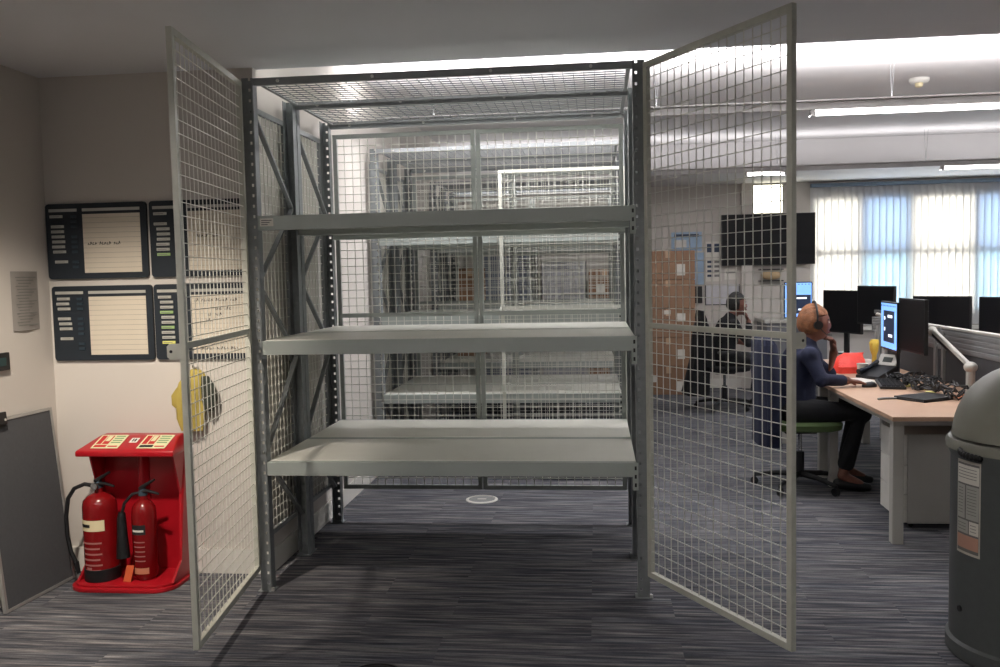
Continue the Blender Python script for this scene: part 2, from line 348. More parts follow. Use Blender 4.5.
def cage(y0, label, angL, angR, tagsticker=False, dh=2.362, Z=(.6485, 1.2418, 1.845)):
    t = thing('mesh_cage', label, 'storage cage', (0, y0, 0), group=None)
    for px in (0, W - PW):
        for py, fl in ((0, 1), (.612, -1), (.618, 1), (D, -1)):
            mb = MB(); post_mesh(mb, fl)
            if px: mb.v = [(PW - x, y, z) for x, y, z in mb.v]
            p = mb.build('post', GALV, t, key='post%d%d' % (fl, px > 0), loc=(px, py, 0))
            fb = MB().box(-.012, .067, -.01 if fl > 0 else -.06, .06 if fl > 0 else .01, 0, .004)
            fb.build('foot_plate', GALV, p, key='foot%d' % fl)
            if fl > 0 and py == 0:
                MB().tube([(.062, -.004, .004), (.062, -.004, .02)], .008, 6).build('foot_bolt', BOLT, p, key='fbolt')
    # zig-zag bracing
    for sx in (.028, W - .028):
        for b0 in (0, .618):
            f, r = b0 + .045, b0 + .565
            zz = [(f, 2.36), (r, 1.92), (f, 1.52), (r, 1.12), (f, .66), (r, .24)]
            for (a, za), (b, zb) in zip(zz, zz[1:]):
                MB().bar((sx, a, za), (sx, b, zb), .012, .024, (1, 0, 0)).build('brace', GALV, t, key='br%.3f%.3f%.2f' % (sx, a, za))
    # shelves: beams with end connectors, decks
    for z in Z:
        for (yb, fl) in ((-.004, 1), (.582, -1), (.618, 1), (1.226, -1)):
            mb = MB().box(PW + .001, W - PW - .001, yb, yb + .034, z - .068, z); mb.box(PW + .001, W - PW - .001, yb + (.034 if fl > 0 else -.008), yb + (.042 if fl > 0 else 0), z - .068, z - .03)
            bm_ = mb.build('shelf_beam', BEAM, t, key='beam%.3f%.2f' % (yb, z), bevel=.002)
            if yb < 0:
                for cx in (W - .074,):
                    c = MB().box(cx, cx + .026, -.009, -.0045, z - .13, z).build('connector', BEAM, bm_, key='conn%.3f%.2f' % (cx, z))
                    for q in (.025, .065, .105):
                        MB().box(cx + .009, cx + .018, -.0105, -.009, z - q - .009, z - q + .009).build('slot', DARK, c, key='slot%.3f%.3f' % (cx, z - q))
        for ya, yc in ((.03, .59), (.652, 1.226)):
            # deck folded from sheet, running to the beams, notched round posts
            mb = MB().box(PW + .003, W - PW - .003, ya, yc, z - .022, z + .002)
            mb.build('shelf_deck', SHELF, t, key='deck%.3f%.2f' % (ya, z), bevel=.002)
    # top beams with bolts
    for yb, zt in ((.002, 2.498), (.600, 2.495), (1.232, 2.49)):
        bm_ = MB().box(PW + .001, W - PW - .001, yb, yb + .022, zt - .034, zt).build('top_beam', STEEL, t, key='tb%.3f' % yb)
        mm = MB()
        for bx in (.18, .64, 1.2, 1.66): mm.tube([(bx, yb - .001, zt - .017), (bx, yb - .008, zt - .017)], .008, 6)
        mm.build('bolt', BOLT, bm_, key='tbb%.3f' % yb)
    # roof mesh (two panels)
    for ya, yc in ((.026, .598), (.624, 1.230)):
        o = panel('roof_panel', t, W - .12, yc - ya, (.06, ya, 2.485), (-PI / 2, 0, 0), .02, .012, key='roof%.3f' % ya, fm=STEEL, wmt=GALV)
    # side panels
    for sx in (-.012, W + .012):
        for ya in (.05, .668):
            panel('side_panel', t, .555, 2.17, (sx, ya, .225), (0, 0, PI / 2), .026, .018, key='side', fm=STEEL)
    # rear panels
    for sx in (.06, W / 2 + .003):
        panel('rear_panel', t, W / 2 - .063, 2.22, (sx, D + .014, .205), (0, 0, 0), .026, .02, mid=1.10, key='rear', fm=mat('grey zinc panel frame', (160, 166, 162), .45, .1))
    # doors
    dw = W / 2 - .016
    for side, hx, a in ((0, .001, angL), (1, W - .001, angR)):
        if a is None: continue
        w_ = dw; h_ = dh
        mb = MB(); fr = .026
        sg = 1 if side == 0 else -1
        def bx(x0, x1, *r): return mb.box(min(x0 * sg, x1 * sg), max(x0 * sg, x1 * sg), *r)
        bx(0, fr, -.011, .011, 0, h_); bx(w_ - fr, w_, -.011, .011, 0, h_); bx(fr, w_ - fr, -.012, .012, 0, fr); bx(fr, w_ - fr, -.012, .012, h_ - fr, h_)
        bx(fr, w_ - fr, -.008, .008, 1.165, 1.165 + .024)
        o = mb.build('door', FRAME, t, key='door%d%.2f' % (side, dh), loc=(hx, -.024, .1166), bevel=0)
        o.rotation_euler = (0, 0, a)
        wm = MB(); wires(wm, w_, h_, fr * .8, fr * .8, .0505, .052, .003)
        if side: wm.v = [(-x, y, z) for x, y, z in wm.v]; wm.f = [q[::-1] for q in wm.f]
        wm.build('wire_grid', WIRE, o, key='doorw%d%.2f' % (side, dh))
        lt = MB()
        pf = [(-.011, 1.128), (-.050, 1.128), (-.060, 1.138), (-.060, 1.178), (-.050, 1.188), (-.011, 1.188)]
        n_ = len(pf)
        lt.add([((w_ - .006) * sg, y, z) for y, z in pf] + [((w_ - .002) * sg, y, z) for y, z in pf],
               [tuple(range(n_))[::-1], tuple(range(n_, 2 * n_))] + [(q, (q + 1) % n_, n_ + (q + 1) % n_, n_ + q) for q in range(n_)])
        lt.build('latch_tab', FRAME, o, key='latch%d' % side)
        MB().tube([((w_ - .0065) * sg, -.045, 1.158), ((w_ - .0012) * sg, -.045, 1.158)], .006, 10).build('bolt_hole', DARK, o, key='lh%d' % side)
    if tagsticker:
        s = MB().box(.068, .135, -.0055, -.0043, 1.845 - .05, 1.845 - .012).build('sticker', PAPER, t); s['label'] = 'white printed sticker on the top shelf beam'
        mm = MB()
        for q in range(3): mm.box(.075, .127 - q * .01, -.006, -.0055, 1.845 - .024 - q * .01, 1.845 - .020 - q * .01)
        mm.build('sticker_print', LABEL, s)
    return t
cage(0, 'large empty grey steel shelf cage in front with both mesh doors wide open', -1.447, 2.11, True)
cage(2.4, 'mesh shelf cage with closed right door standing directly behind the open cage', None, 0, dh=2.19)
cage(4.8, 'doorless mesh shelf cage farthest back in the row of cages', None, None)

# ------------------------------------------------------------------ message boards on the front wall
BW, BH = .553, .392
BOARD = mat('dark blue black board', (24, 34, 44), .6, var=.05)
SLIDER = mat('dark teal slider', (38, 54, 66), .5)
SHEET = mat('cream ruled sheet', (205, 196, 180), .7, var=.02)
BAND = mat('grey printed strip', (176, 176, 170), .6)
def board(x, z, label, names, scrib, hi=()):
    t = thing('message_board', label, 'message board', (x, YF - .002, z), group='staff in and out boards')
    mb = MB(); r = .018; pts = []
    for cx, cz, a in ((r, r, PI), (BW - r, r, -PI / 2), (BW - r, BH - r, 0), (r, BH - r, PI / 2)):
        pts += [(cx + r * math.cos(a + k * PI / 8), cz + r * math.sin(a + k * PI / 8)) for k in range(5)]
    mb.prism(pts, 0, .016); mb.xf(Matrix.Rotation(PI / 2, 4, 'X')); mb.build('backing', BOARD, t)
    y = -.0165
    B(.205, .49 + .03, y - .002, y, .03, .335).build('writing_sheet', SHEET, t)
    B(.205, .52, y - .002, y, .35, .365).build('header_strip', BAND, t)
    B(.02, .175, y - .002, y, .35, .365).build('header_strip', BAND, t)
    ln = MB()
    for k in range(11): ln.box(.206, .519, y - .0026, y - .002, .055 + k * .026, .0562 + k * .026)
    ln.build('ruled_lines', LABEL, t)
    for k, off in names:
        z0 = .325 - k * .0262
        s = B(.025 + off, .095 + off, y - .004, y, z0 - .006, z0 + .008)
        s = s.build('name_strip', MATS['hi' + str(hi.index(k) % 2)] if k in hi else BAND, t)
        B(.03 + off, .08 + off, y - .0046, y - .004, z0 - .001, z0 + .002).build('name_print', LABEL, s)
    for k in range(11):
        if (k * 7 + int(x * 10)) % 5: B(.14, .172, y - .005, y, .318 - k * .0262, .331 - k * .0262).build('slider', SLIDER, t)
    for (sx, sz, n) in scrib:
        hw = MB()
        for k in range(n):
            q = sx + k * .013; hh = .010 + .006 * ((k * 3) % 4) / 3
            if (k * 5 + n) % 6 == 4: continue
            hw.bar((q, y - .003, sz), (q + .004, y - .003, sz + hh), .003, .001, (0, 1, 0)); hw.bar((q + .004, y - .003, sz + hh * (k % 2)), (q + .009, y - .003, sz + .003), .003, .001, (0, 1, 0))
        hw.build('handwriting', INK, t)
mat('hi0', (150, 180, 120), .7); mat('hi1', (214, 214, 120), .7)
board(-1.19, 1.565, 'upper left dark in-out board with one short handwritten line', [(0, 0), (2, .005), (3, .004), (4, .006), (5, .008), (6, .006), (7, .01), (9, .018)], [(.23, .175, 14)])
board(-.62, 1.565, 'upper right dark in-out board partly behind the open door mesh', [(0, 0), (2, 0), (3, .014), (4, .015), (5, .014), (6, .01), (7, .01), (8, .012)], [(.24, .2, 10)], (8,))
board(-1.178, 1.135, 'lower left dark in-out board with empty ruled sheet', [(0, .005), (1, 0), (2, .006), (4, .005), (5, .01), (6, .012), (8, .014)], [])
board(-.615, 1.135, 'lower right dark in-out board with yellow and green name strips', [(0, 0), (1, .01), (2, .01), (3, .008), (4, .014), (5, .014), (6, .012), (7, .012), (8, .014), (9, .014)],
      [(.22, .30, 18), (.33, .255, 7), (.29, .225, 6), (.28, .195, 3), (.24, .05, 16)], (3, 9, 6))

# left wall: paper, switch plate, leaning panel
t = thing('paper_notice', 'curled grey printed sheet taped to the left wall', 'notice', (XL, 0, 0))
mb = MB(); n = 8
p_ = [(.004 + .006 * math.sin(k / n * PI * 1.3) , -.055 + .225 * k / n) for k in range(n + 1)]
mb.prism(p_ + [(a - .001, b) for a, b in reversed(p_)], 1.31, 1.607); mb.build('sheet', mat('grey printed paper', (150, 146, 142), .8), t)
mb = MB()
for k in range(17): mb.box(.0105, .0112, -.03 + .01 * (k % 3), .13 - .02 * (k % 4), 1.575 - k * .015, 1.579 - k * .015)
mb.build('print', LABEL, t)
t = thing('wall_plate', 'small black wall plate at the left edge above the leaning panel', 'wall plate', (XL, 0, 0))
B(.001, .02, -.25, -.115, 1.127, 1.213).build('plate', DARK, t, bevel=.004)
B(.02, .026, -.21, -.15, 1.15, 1.19).build('button', mat('dark green plastic', (30, 60, 62), .5), t, bevel=.002)
# leaning panel
t = thing('leaning_panel', 'grey felt board in an aluminium frame leaning against the left wall', 'board', (-1.105, -.36, .002))
dirw = Vector((.03, .5, 0)); wl = dirw.length; dirw.normalize()
dirh = Vector((-.085, .0, .90)); hl = dirh.length; dirh.normalize(); nn = dirw.cross(dirh).normalized()
dirh = nn.cross(dirw).normalized()
mt = Matrix((dirw, nn, dirh)).transposed().to_4x4()
mb = MB().box(.012, wl - .012, -.006, .006, .012, hl - .012).xf(mt); mb.build('felt', mat('dark grey felt', (78, 80, 84), .95, var=.06, scale=60, bump=.2), t)
mb = MB().box(0, .014, -.01, .01, 0, hl).box(wl - .014, wl, -.01, .01, 0, hl).box(.014, wl - .014, -.01, .01, 0, .014).box(.014, wl - .014, -.01, .01, hl - .014, hl).xf(mt)
mb.build('frame', mat('aluminium', (170, 170, 168), .4, .5), t)
mb = MB().box(.10, .155, .01, .03, hl - .03, hl + .03).xf(mt); mb.build('clip', DARK, t, bevel=.003)
mb = MB().tube([(.14, .03, hl - .008), (.14, .034, hl - .008)], .006, 10).xf(mt); mb.build('clip_rivet', BOLT, t)

# ------------------------------------------------------------------ extinguisher stand
t = thing('extinguisher_stand', 'red plastic double fire extinguisher stand below the boards', 'extinguisher stand', (-.70, .24, 0))
def rr(x0, x1, y0, y1, r, n=6):   # rounded front corners (y0 side)
    p = [(x1, y1), (x0, y1)]
    p += [(x0 + r + r * math.cos(PI + k * PI / 2 / n), y0 + r + r * math.sin(PI + k * PI / 2 / n)) for k in range(n + 1)]
    p += [(x1 - r + r * math.cos(-PI / 2 + k * PI / 2 / n), y0 + r + r * math.sin(-PI / 2 + k * PI / 2 / n)) for k in range(n + 1)]
    return p
mb = MB().prism(rr(-.30, .26, -.31, 0, .11), 0, .022); mb.prism(rr(-.285, .245, -.292, 0, .1), .022, .034)
mb.build('base', REDP, t, smooth=True, bevel=.004)
mb = MB()   # back shell, tapering upwards, with a centre rib
mb.add([(-.262, -.02, .03), (.25, -.02, .03), (.232, -.02, .72), (-.222, -.02, .72), (-.262, -.002, .03), (.25, -.002, .03), (.232, -.002, .72), (-.222, -.002, .72)],
       [(0, 1, 2, 3), (7, 6, 5, 4), (0, 4, 5, 1), (1, 5, 6, 2), (2, 6, 7, 3), (3, 7, 4, 0)])
mb.build('back_shell', REDP, t, bevel=.004)
mb = MB().prism([(-.03, -.021), (.03, -.021), (.012, -.06), (-.012, -.06)], .036, .70); mb.build('centre_rib', REDP, t, bevel=.006)
for s, xb, xt in ((-1, -.262, -.222), (1, .25, .232)):
    mb = MB(); th = .012 * s
    mb.add([(xb, -.02, .03), (xb, -.25, .036), (xb, -.15, .12), (xt, -.09, .45), (xt, -.17, .70), (xt, -.02, .72),
            (xb - th, -.02, .03), (xb - th, -.25, .036), (xb - th, -.15, .12), (xt - th, -.09, .45), (xt - th, -.17, .70), (xt - th, -.02, .72)],
           [(0, 1, 2, 3, 4, 5), (11, 10, 9, 8, 7, 6)] + [(k, (k + 1) % 6, 6 + (k + 1) % 6, 6 + k) for k in range(6)])
    mb.build('side_wall', REDP, t)
mb = MB()   # roof: sloped face leaning forward
zf, zb, yf, yb = .695, .748, -.215, -.075
for (x0, x1, xa, xb2) in ((-.262, .262, -.205, .225),):
    mb.add([(x0, yf, zf), (x1, yf, zf), (xb2, yb, zb), (xa, yb, zb), (xb2, -.01, zb + .005), (xa, -.01, zb + .005),
            (x0, yf, zf - .03), (x1, yf, zf - .03), (x1 - .02, -.01, zf - .03), (x0 + .02, -.01, zf - .03)],
           [(0, 1, 2, 3), (3, 2, 4, 5), (6, 7, 1, 0), (7, 8, 4, 2, 1), (6, 0, 3, 5, 9), (6, 9, 8, 7), (8, 9, 5, 4)])
roof = mb.build('roof', REDP, t, bevel=.008, smooth=True)
sl = (Vector((0, yb, zb)) - Vector((0, yf, zf))).normalized(); ln_ = Vector((0, -sl.z, sl.y))
base0 = Vector((0, yf, zf))
def slope(name, x0, x1, a, b, m, par, lift=.001, skew=.0):
    P = [base0 + Vector((x, 0, 0)) + sl * s_ + ln_ * lift for x, s_ in ((x0, a), (x1, a), (x1 - skew, b), (x0 + skew, b))]
    Q = [p + ln_ * .0008 for p in P]
    return MB().add(P + Q, [(3, 2, 1, 0), (4, 5, 6, 7), (0, 1, 5, 4), (1, 2, 6, 5), (2, 3, 7, 6), (3, 0, 4, 7)]).build(name, m, par)
LUM = mat('luminescent sign cream', (222, 220, 180), .5); SR = mat('sign red', (190, 40, 40), .5); SG = mat('sign green print', (120, 160, 110), .5)
for x0, x1 in ((-.19, -.045), (.055, .205)):
    s = slope('safety_sign', x0, x1, .025, .155, LUM, t, .0015)
    slope('sign_pictogram', x0 + .01, x0 + .035, .065, .145, SR, s, .003); slope('sign_pictogram', x0 + .042, x0 + .075, .065, .145, SR, s, .003)
    for k in range(4): slope('sign_print', x0 + .085, x1 - .01, .075 + k * .02, .083 + k * .02, SG, s, .003)
    slope('sign_pictogram', x0 + .047, x0 + .07, .09, .14, LUM, s, .0045)
    slope('sign_print', x0 + .01, x1 - .07, .035, .055, INK if x0 > 0 else SR, s, .003); slope('sign_print', x1 - .06, x1 - .01, .038, .048, SR, s, .003)
s = slope('number_label', -.012, .03, .08, .125, PAPER, t, .0015); slope('label_mark', .0, .006, .09, .115, INK, s, .003); slope('label_mark', .012, .02, .09, .115, INK, s, .003)
# extinguishers
def arc(c, r, a0, a1, n=10, ax='xz'):
    return [(c[0] + r * math.cos(a0 + (a1 - a0) * k / n), c[1], c[2] + r * math.sin(a0 + (a1 - a0) * k / n)) for k in range(n + 1)]
def curved(name, r, a0, a1, z0, z1, m, par, n=10):
    vs = []; fs = []
    for k in range(n + 1):
        a = a0 + (a1 - a0) * k / n
        for rr_ in (r, r + .001):
            for z in (z0, z1): vs.append((rr_ * math.cos(a), rr_ * math.sin(a), z))
    for k in range(n):
        i = 4 * k; j = i + 4; fs += [(i + 2, i + 3, j + 3, j + 2), (i, j, j + 1, i + 1), (i + 1, j + 1, j + 3, i + 3), (i, i + 2, j + 2, j)]
    fs += [(0, 1, 3, 2), (4 * n, 4 * n + 2, 4 * n + 3, 4 * n + 1)]
    return MB().add(vs, fs).build(name, m, par)
def exting(label, loc, R_, hc, kind):
    e = thing('fire_extinguisher', label, 'fire extinguisher', loc, group=None)
    if kind == 'foam':
        MB().lathe([(R_ + .004, 0), (R_ + .004, .06), (R_, .062)], 32).build('foot_ring', DARK, e, smooth=True)
    MB().lathe([(R_ * .8, .002), (R_, .02), (R_, hc - .06), (R_ * .93, hc - .03), (R_ * .7, hc - .008), (.022, hc + .008), (.02, hc + .03)], 36).build('cylinder', REDM, e, smooth=True)
    z = hc + .03
    MB().lathe([(.022, z), (.024, z + .01), (.018, z + .03), (.014, z + .04)], 16).build('valve', mat('brass grey valve', (90, 110, 125), .35, .6), e, smooth=True)
    MB().tube([(-.01, -.01, z + .035), (.03, -.015, z + .06), (.075, -.02, z + .085)], [.011, .009, .006], 8).build('lever', DARK, e, smooth=True)
    MB().tube([(-.01, -.01, z + .02), (.04, -.015, z + .025), (.095, -.02, z + .012)], [.01, .009, .006], 8).build('carry_handle', DARK, e, smooth=True)
    if kind == 'foam':
        MB().tube([(0, -.03, z + .015), (0, -.045, z + .015)], .017, 14).build('gauge', CHROME, e, smooth=True)
        MB().tube([(-.015, -.01, z + .012), (-.07, -.01, z + .02), (-.12, -.02, z - .0), (-.15, -.03, z - .05), (-.162, -.035, z - .14), (-.158, -.04, z - .24), (-.14, -.045, z - .32), (-.11, -.05, z - .38)],
                  .0105, 10).build('hose', DARK, e, smooth=True)
        MB().tube([(-.112, -.05, z - .37), (-.10, -.05, z - .43)], [.014, .010], 10).build('nozzle', DARK, e, smooth=True)
        curved('band_label', R_ + .0005, -PI / 2 - .9, -PI / 2 + .75, hc - .175, hc - .12, CREAM, e); curved('band_print', R_ + .0015, -PI / 2 - .8, -PI / 2 - .1, hc - .155, hc - .14, INK, e)
        tx = mat('faint white print', (170, 110, 105), .6)
        for k in range(7): curved('print_line', R_ + .0005, -PI / 2 - .75 + .07 * (k % 3), -PI / 2 + .55 - .12 * (k % 2), hc - .24 - k * .028, hc - .232 - k * .028, tx, e)
        curved('print_block', R_ + .0005, -PI / 2 - .45, -PI / 2 - .1, hc - .40, hc - .36, tx, e)
    else:
        MB().tube([(-.012, -.01, z + .015), (-.045, -.02, z + .01), (-.085, -.03, z - .035), (-.098, -.035, z - .09)], .008, 8).build('hose', DARK, e, smooth=True)
        MB().tube([(-.098, -.035, z - .08), (-.10, -.037, z - .11), (-.098, -.04, z - .2), (-.095, -.045, z - .31)], [.016, .022, .026, .034], 14).build('horn', DARK, e, smooth=True)
        curved('band_label', R_ + .0005, -PI / 2 - .75, -PI / 2 + .55, hc - .16, hc - .11, INK, e)
        curved('band_print', R_ + .0015, -PI / 2 - .6, -PI / 2 + .4, hc - .145, hc - .135, PAPER, e)
        tx = mat('faint white print', (170, 110, 105), .6)
        for k in range(5): curved('print_line', R_ + .0005, -PI / 2 - .55 + .06 * (k % 3), -PI / 2 + .45, hc - .2 - k * .024, hc - .195 - k * .024, tx, e)
        curved('base_label', R_ + .0005, -PI / 2 - .6, -PI / 2 + .7, hc - .36, hc - .33, mat('salmon label', (200, 130, 100), .6), e)
    return e
exting('larger red foam fire extinguisher with looping black hose, left on the stand', (-.862, .06, .036), .083, .435, 'foam')
exting('slimmer red gas fire extinguisher with black horn, right on the stand', (-.632, .07, .036), .06, .395, 'gas')
t = thing('service_tag', 'small orange and white tag on the stand between the extinguishers', 'tag', (-.70, -.0, .036))
MB().add([(-.02, 0, 0), (.022, -.005, 0), (.03, .02, .075), (-.012, .025, .075), (-.02, .003, 0), (.022, -.002, 0), (.03, .023, .075), (-.012, .028, .075)],
         [(0, 1, 2, 3), (7, 6, 5, 4), (0, 4, 5, 1), (1, 5, 6, 2), (2, 6, 7, 3), (3, 7, 4, 0)]).build('card', mat('orange card', (205, 90, 50), .6), t)
# hi-vis vest on a hook
t = thing('safety_vest', 'yellow high visibility vest with black trim hanging on the front wall', 'vest', (-.40, .225, 0))
YEL = mat('hi vis yellow', (178, 160, 80), .75, var=.12, scale=10, bump=.2)
def cloth(secs, rip, k, n=40, ph=0): 
    mb = MB().loft(secs, n, 2.2, rip, k, ph); return mb
cloth([(0, 0, 1.085, .018, .014), (.0, -.005, 1.07, .045, .022), (-.01, -.01, 1.02, .075, .026), (-.02, -.012, .96, .085, .028), (-.025, -.012, .90, .07, .026), (-.03, -.01, .83, .066, .025), (-.025, -.006, .765, .05, .02)], .16, 5).build('vest_body', YEL, t, smooth=True)
cloth([(-.075, -.012, .99, .022, .016), (-.09, -.014, .95, .035, .018), (-.095, -.012, .90, .03, .012), (-.09, -.012, .885, .018, .01)], .1, 4).build('vest_flap', YEL, t, smooth=True)
cloth([(.06, -.018, 1.05, .018, .012), (.075, -.02, 1.0, .032, .02), (.08, -.02, .93, .034, .022), (.075, -.02, .87, .018, .015)], .22, 4).build('vest_lining', mat('black vest lining', (50, 56, 48), .8), t, smooth=True)
MB().tube([(.0, .03, 1.09), (0, -.01, 1.09), (0, -.022, 1.105)], .006, 8).build('wall_hook', CHROME, t, smooth=True)

# floor rings
def ring(x, y, r, label, m, m2):
    t = thing('floor_outlet', label, 'floor outlet cover', (x, y, 0))
    MB().lathe([(r, 0), (r, .004), (r - .012, .008), (r - .016, .008), (r - .018, .003)], 40).build('ring', m, t, smooth=True)
    MB().lathe([(r - .019, .001), (r - .02, .004), (.01, .004)], 40).build('lid', m2, t)
    MB().box(-.03, .03, -.008, .008, .0045, .0065).build('lid_handle', m, t)
ring(.87, 1.80, .11, 'round floor outlet cover with ring whitened as glare behind the open cage', WHITE, GREYP)  # white ring colour stands in for glare on the cover
ring(.80, -.90, .13, 'round black floor outlet cover at the bottom edge before the cage', DARK, DARK)

# ------------------------------------------------------------------ litter bin
BINM = mat('dark grey bin body', (88, 92, 92), .5, var=.05, scale=30, bump=.05)
BIND = mat('grey bin dome', (136, 136, 126), .45, var=.04, scale=20)
t = thing('litter_bin', 'large round dark grey domed litter bin at the right edge', 'bin', (3.335, -.53, 0), 0)
r = .285
MB().lathe([(r - .01, 0), (r, .01), (r, .06), (r - .012, .07), (r - .012, .79), (r - .005, .805), (r - .005, .82)], 64).build('body', BINM, t, smooth=True)
MB().lathe([(r - .02, .82), (r + .006, .822), (r + .008, .845), (r - .002, .86)], 64).build('rim', BIND, t, smooth=True)
dome = [(r - .014, .868)]
dome += [((r - .016) * math.cos(a * PI / 2 / 12), .868 + .285 * math.sin(a * PI / 2 / 12)) for a in range(1, 13)]
MB().lathe([(max(.002, a), b) for a, b in dome], 64).build('dome', BIND, t, smooth=True)
def onbin(name, a0, a1, z0, z1, m, par, rad=r - .0115): return curved(name, rad, a0, a1, z0, z1, m, par, 12)
A0 = math.atan2(CY - (-.53), CX - 3.335)   # towards the camera side
a1 = A0 - 1.04; a2 = A0 - .60
lb = onbin('label_plate', a1, a2, .425, .79, mat('white printed label', (196, 192, 182), .6), t)
onbin('label_border', a1 + .02, a2 - .02, .435, .78, LABEL, lb, r - .0105)
for z0, z1, u0, u1, m_ in ((0.702, 0.772, .05, .95, PAPER), (0.565, 0.695, .05, .40, BAND), (0.565, 0.695, .46, .95, BAND), (0.508, 0.558, .05, .55, BAND), (0.508, 0.558, .60, .95, PAPER), (0.448, 0.500, .05, .95, mat('salmon label band', (196, 150, 130), .6))):
    q = onbin('label_cell', a1 + (a2 - a1) * u0, a1 + (a2 - a1) * u1, z0, z1, m_, lb, r - .0095)
    if m_ is not MATS['salmon label band']:
        k = z1 - .012
        while k > z0 + .01: onbin('label_print', a1 + (a2 - a1) * (u0 + .05), a1 + (a2 - a1) * (u1 - .08), k - .002, k, LABEL, q, r - .0085); k -= .012
MB().tube([((r - .012) * math.cos(A0 - .95), (r - .012) * math.sin(A0 - .95), .20), ((r - .006) * math.cos(A0 - .95), (r - .006) * math.sin(A0 - .95), .20)], .012, 12).build('lock', DARK, t)
mb = MB()
aa = A0 - .9
for k in range(9):
    a = aa + k * .04; rad_ = r + .004 + .02 * math.sin(k / 8 * PI)
    mb.ball((rad_ * math.cos(a), rad_ * math.sin(a), .828 - .002 * k), .012, .012, .014, 8, 6)
mb.build('handle_lip', DARK, t, smooth=True)

# ------------------------------------------------------------------ desks
def desk(x, y, label, mirror=False, legs=True):
    t = thing('office_desk', label, 'desk', (x, y, 0), group='benches of office desks')
    w_, d_ = .82, 1.58
    top = B(0, w_, 0, d_, .705, .73).build('desktop', DESKW, t, key='dtop', bevel=.002)
    for lx in (.035, w_ - .095):
        for ly in (.10, d_ - .16):
            MB().box(lx, lx + .06, ly, ly + .06, 0, .665).build('leg', LGREY, t, key='dleg%.2f%.2f' % (lx, ly), bevel=.004)
    mb = MB().box(.035, w_ - .035, .10, .15, .665, .705).box(.035, w_ - .035, d_ - .15, d_ - .10, .665, .705).box(.04, .08, .15, d_ - .15, .665, .705).box(w_ - .08, w_ - .04, .15, d_ - .15, .665, .705)
    mb.build('rail', LGREY, t, key='drail'); return t
desk(3.25, .79, 'nearest beech topped desk with white legs beside the bin')
desk(3.25, 2.39, 'second beech topped desk, behind the seated woman')
desk(4.16, .99, 'nearer desk on the far side of the grey divider screen')
desk(4.16, 2.59, 'farther desk on the window side of the grey divider screen')
# pedestal
t = thing('drawer_pedestal', 'white drawer pedestal under the nearest desk', 'pedestal', (3.47, 1.2, 0))
B(0, .42, 0, .43, .03, .56).build('carcass', LGREY, t, bevel=.003)
for k, (z0, z1) in enumerate(((.035, .20), (.205, .375), (.38, .555))):
    dr = B(-.022, -.002, .004, .426, z0, z1).build('drawer', mat('white drawer front', (214, 212, 206), .5), t, bevel=.002)
    if k == 2: MB().tube([(-.022, .06, z1 - .04), (-.026, .06, z1 - .04)], .008, 10).build('lock', DARK, dr)
for k in (.03, .39):
    for j in (.04, .39): MB().tube([(k, j - .008, .016), (k, j + .008, .016)], .0145, 10).build('castor', DARK, t, smooth=True)
# divider screens
def divider(y0, y1, label):
    t = thing('divider_screen', label, 'desk divider', (4.10, y0, 0)); L_ = y1 - y0
    B(-.012, .012, 0, L_, .62, .95).build('screen_panel', mat('dark grey screen fabric', (66, 68, 72), .85, bump=.1), t)
    rl = B(-.018, .018, 0, L_, .95, 1.10).build('slatted_rail', mat('light grey slat rail', (124, 126, 128), .5), t, bevel=.003)
    for k in range(4): B(-.024, -.018, .01, L_ - .01, .965 + k * .034, .985 + k * .034).build('slat', MATS['light grey slat rail'], rl, bevel=.001)
    for yy in (.03, L_ - .07): MB().box(-.03, .03, yy, yy + .04, .575, 1.085).build('bracket', GREYP, t, bevel=.003)
    B(-.025, .025, 0, L_, 1.10, 1.115).build('top_cap', LGREY, t, bevel=.002)
divider(1.0, 2.37, 'grey slatted divider screen at the nearest desk')
divider(2.41, 3.6, 'grey slatted divider screen at the farther desk')

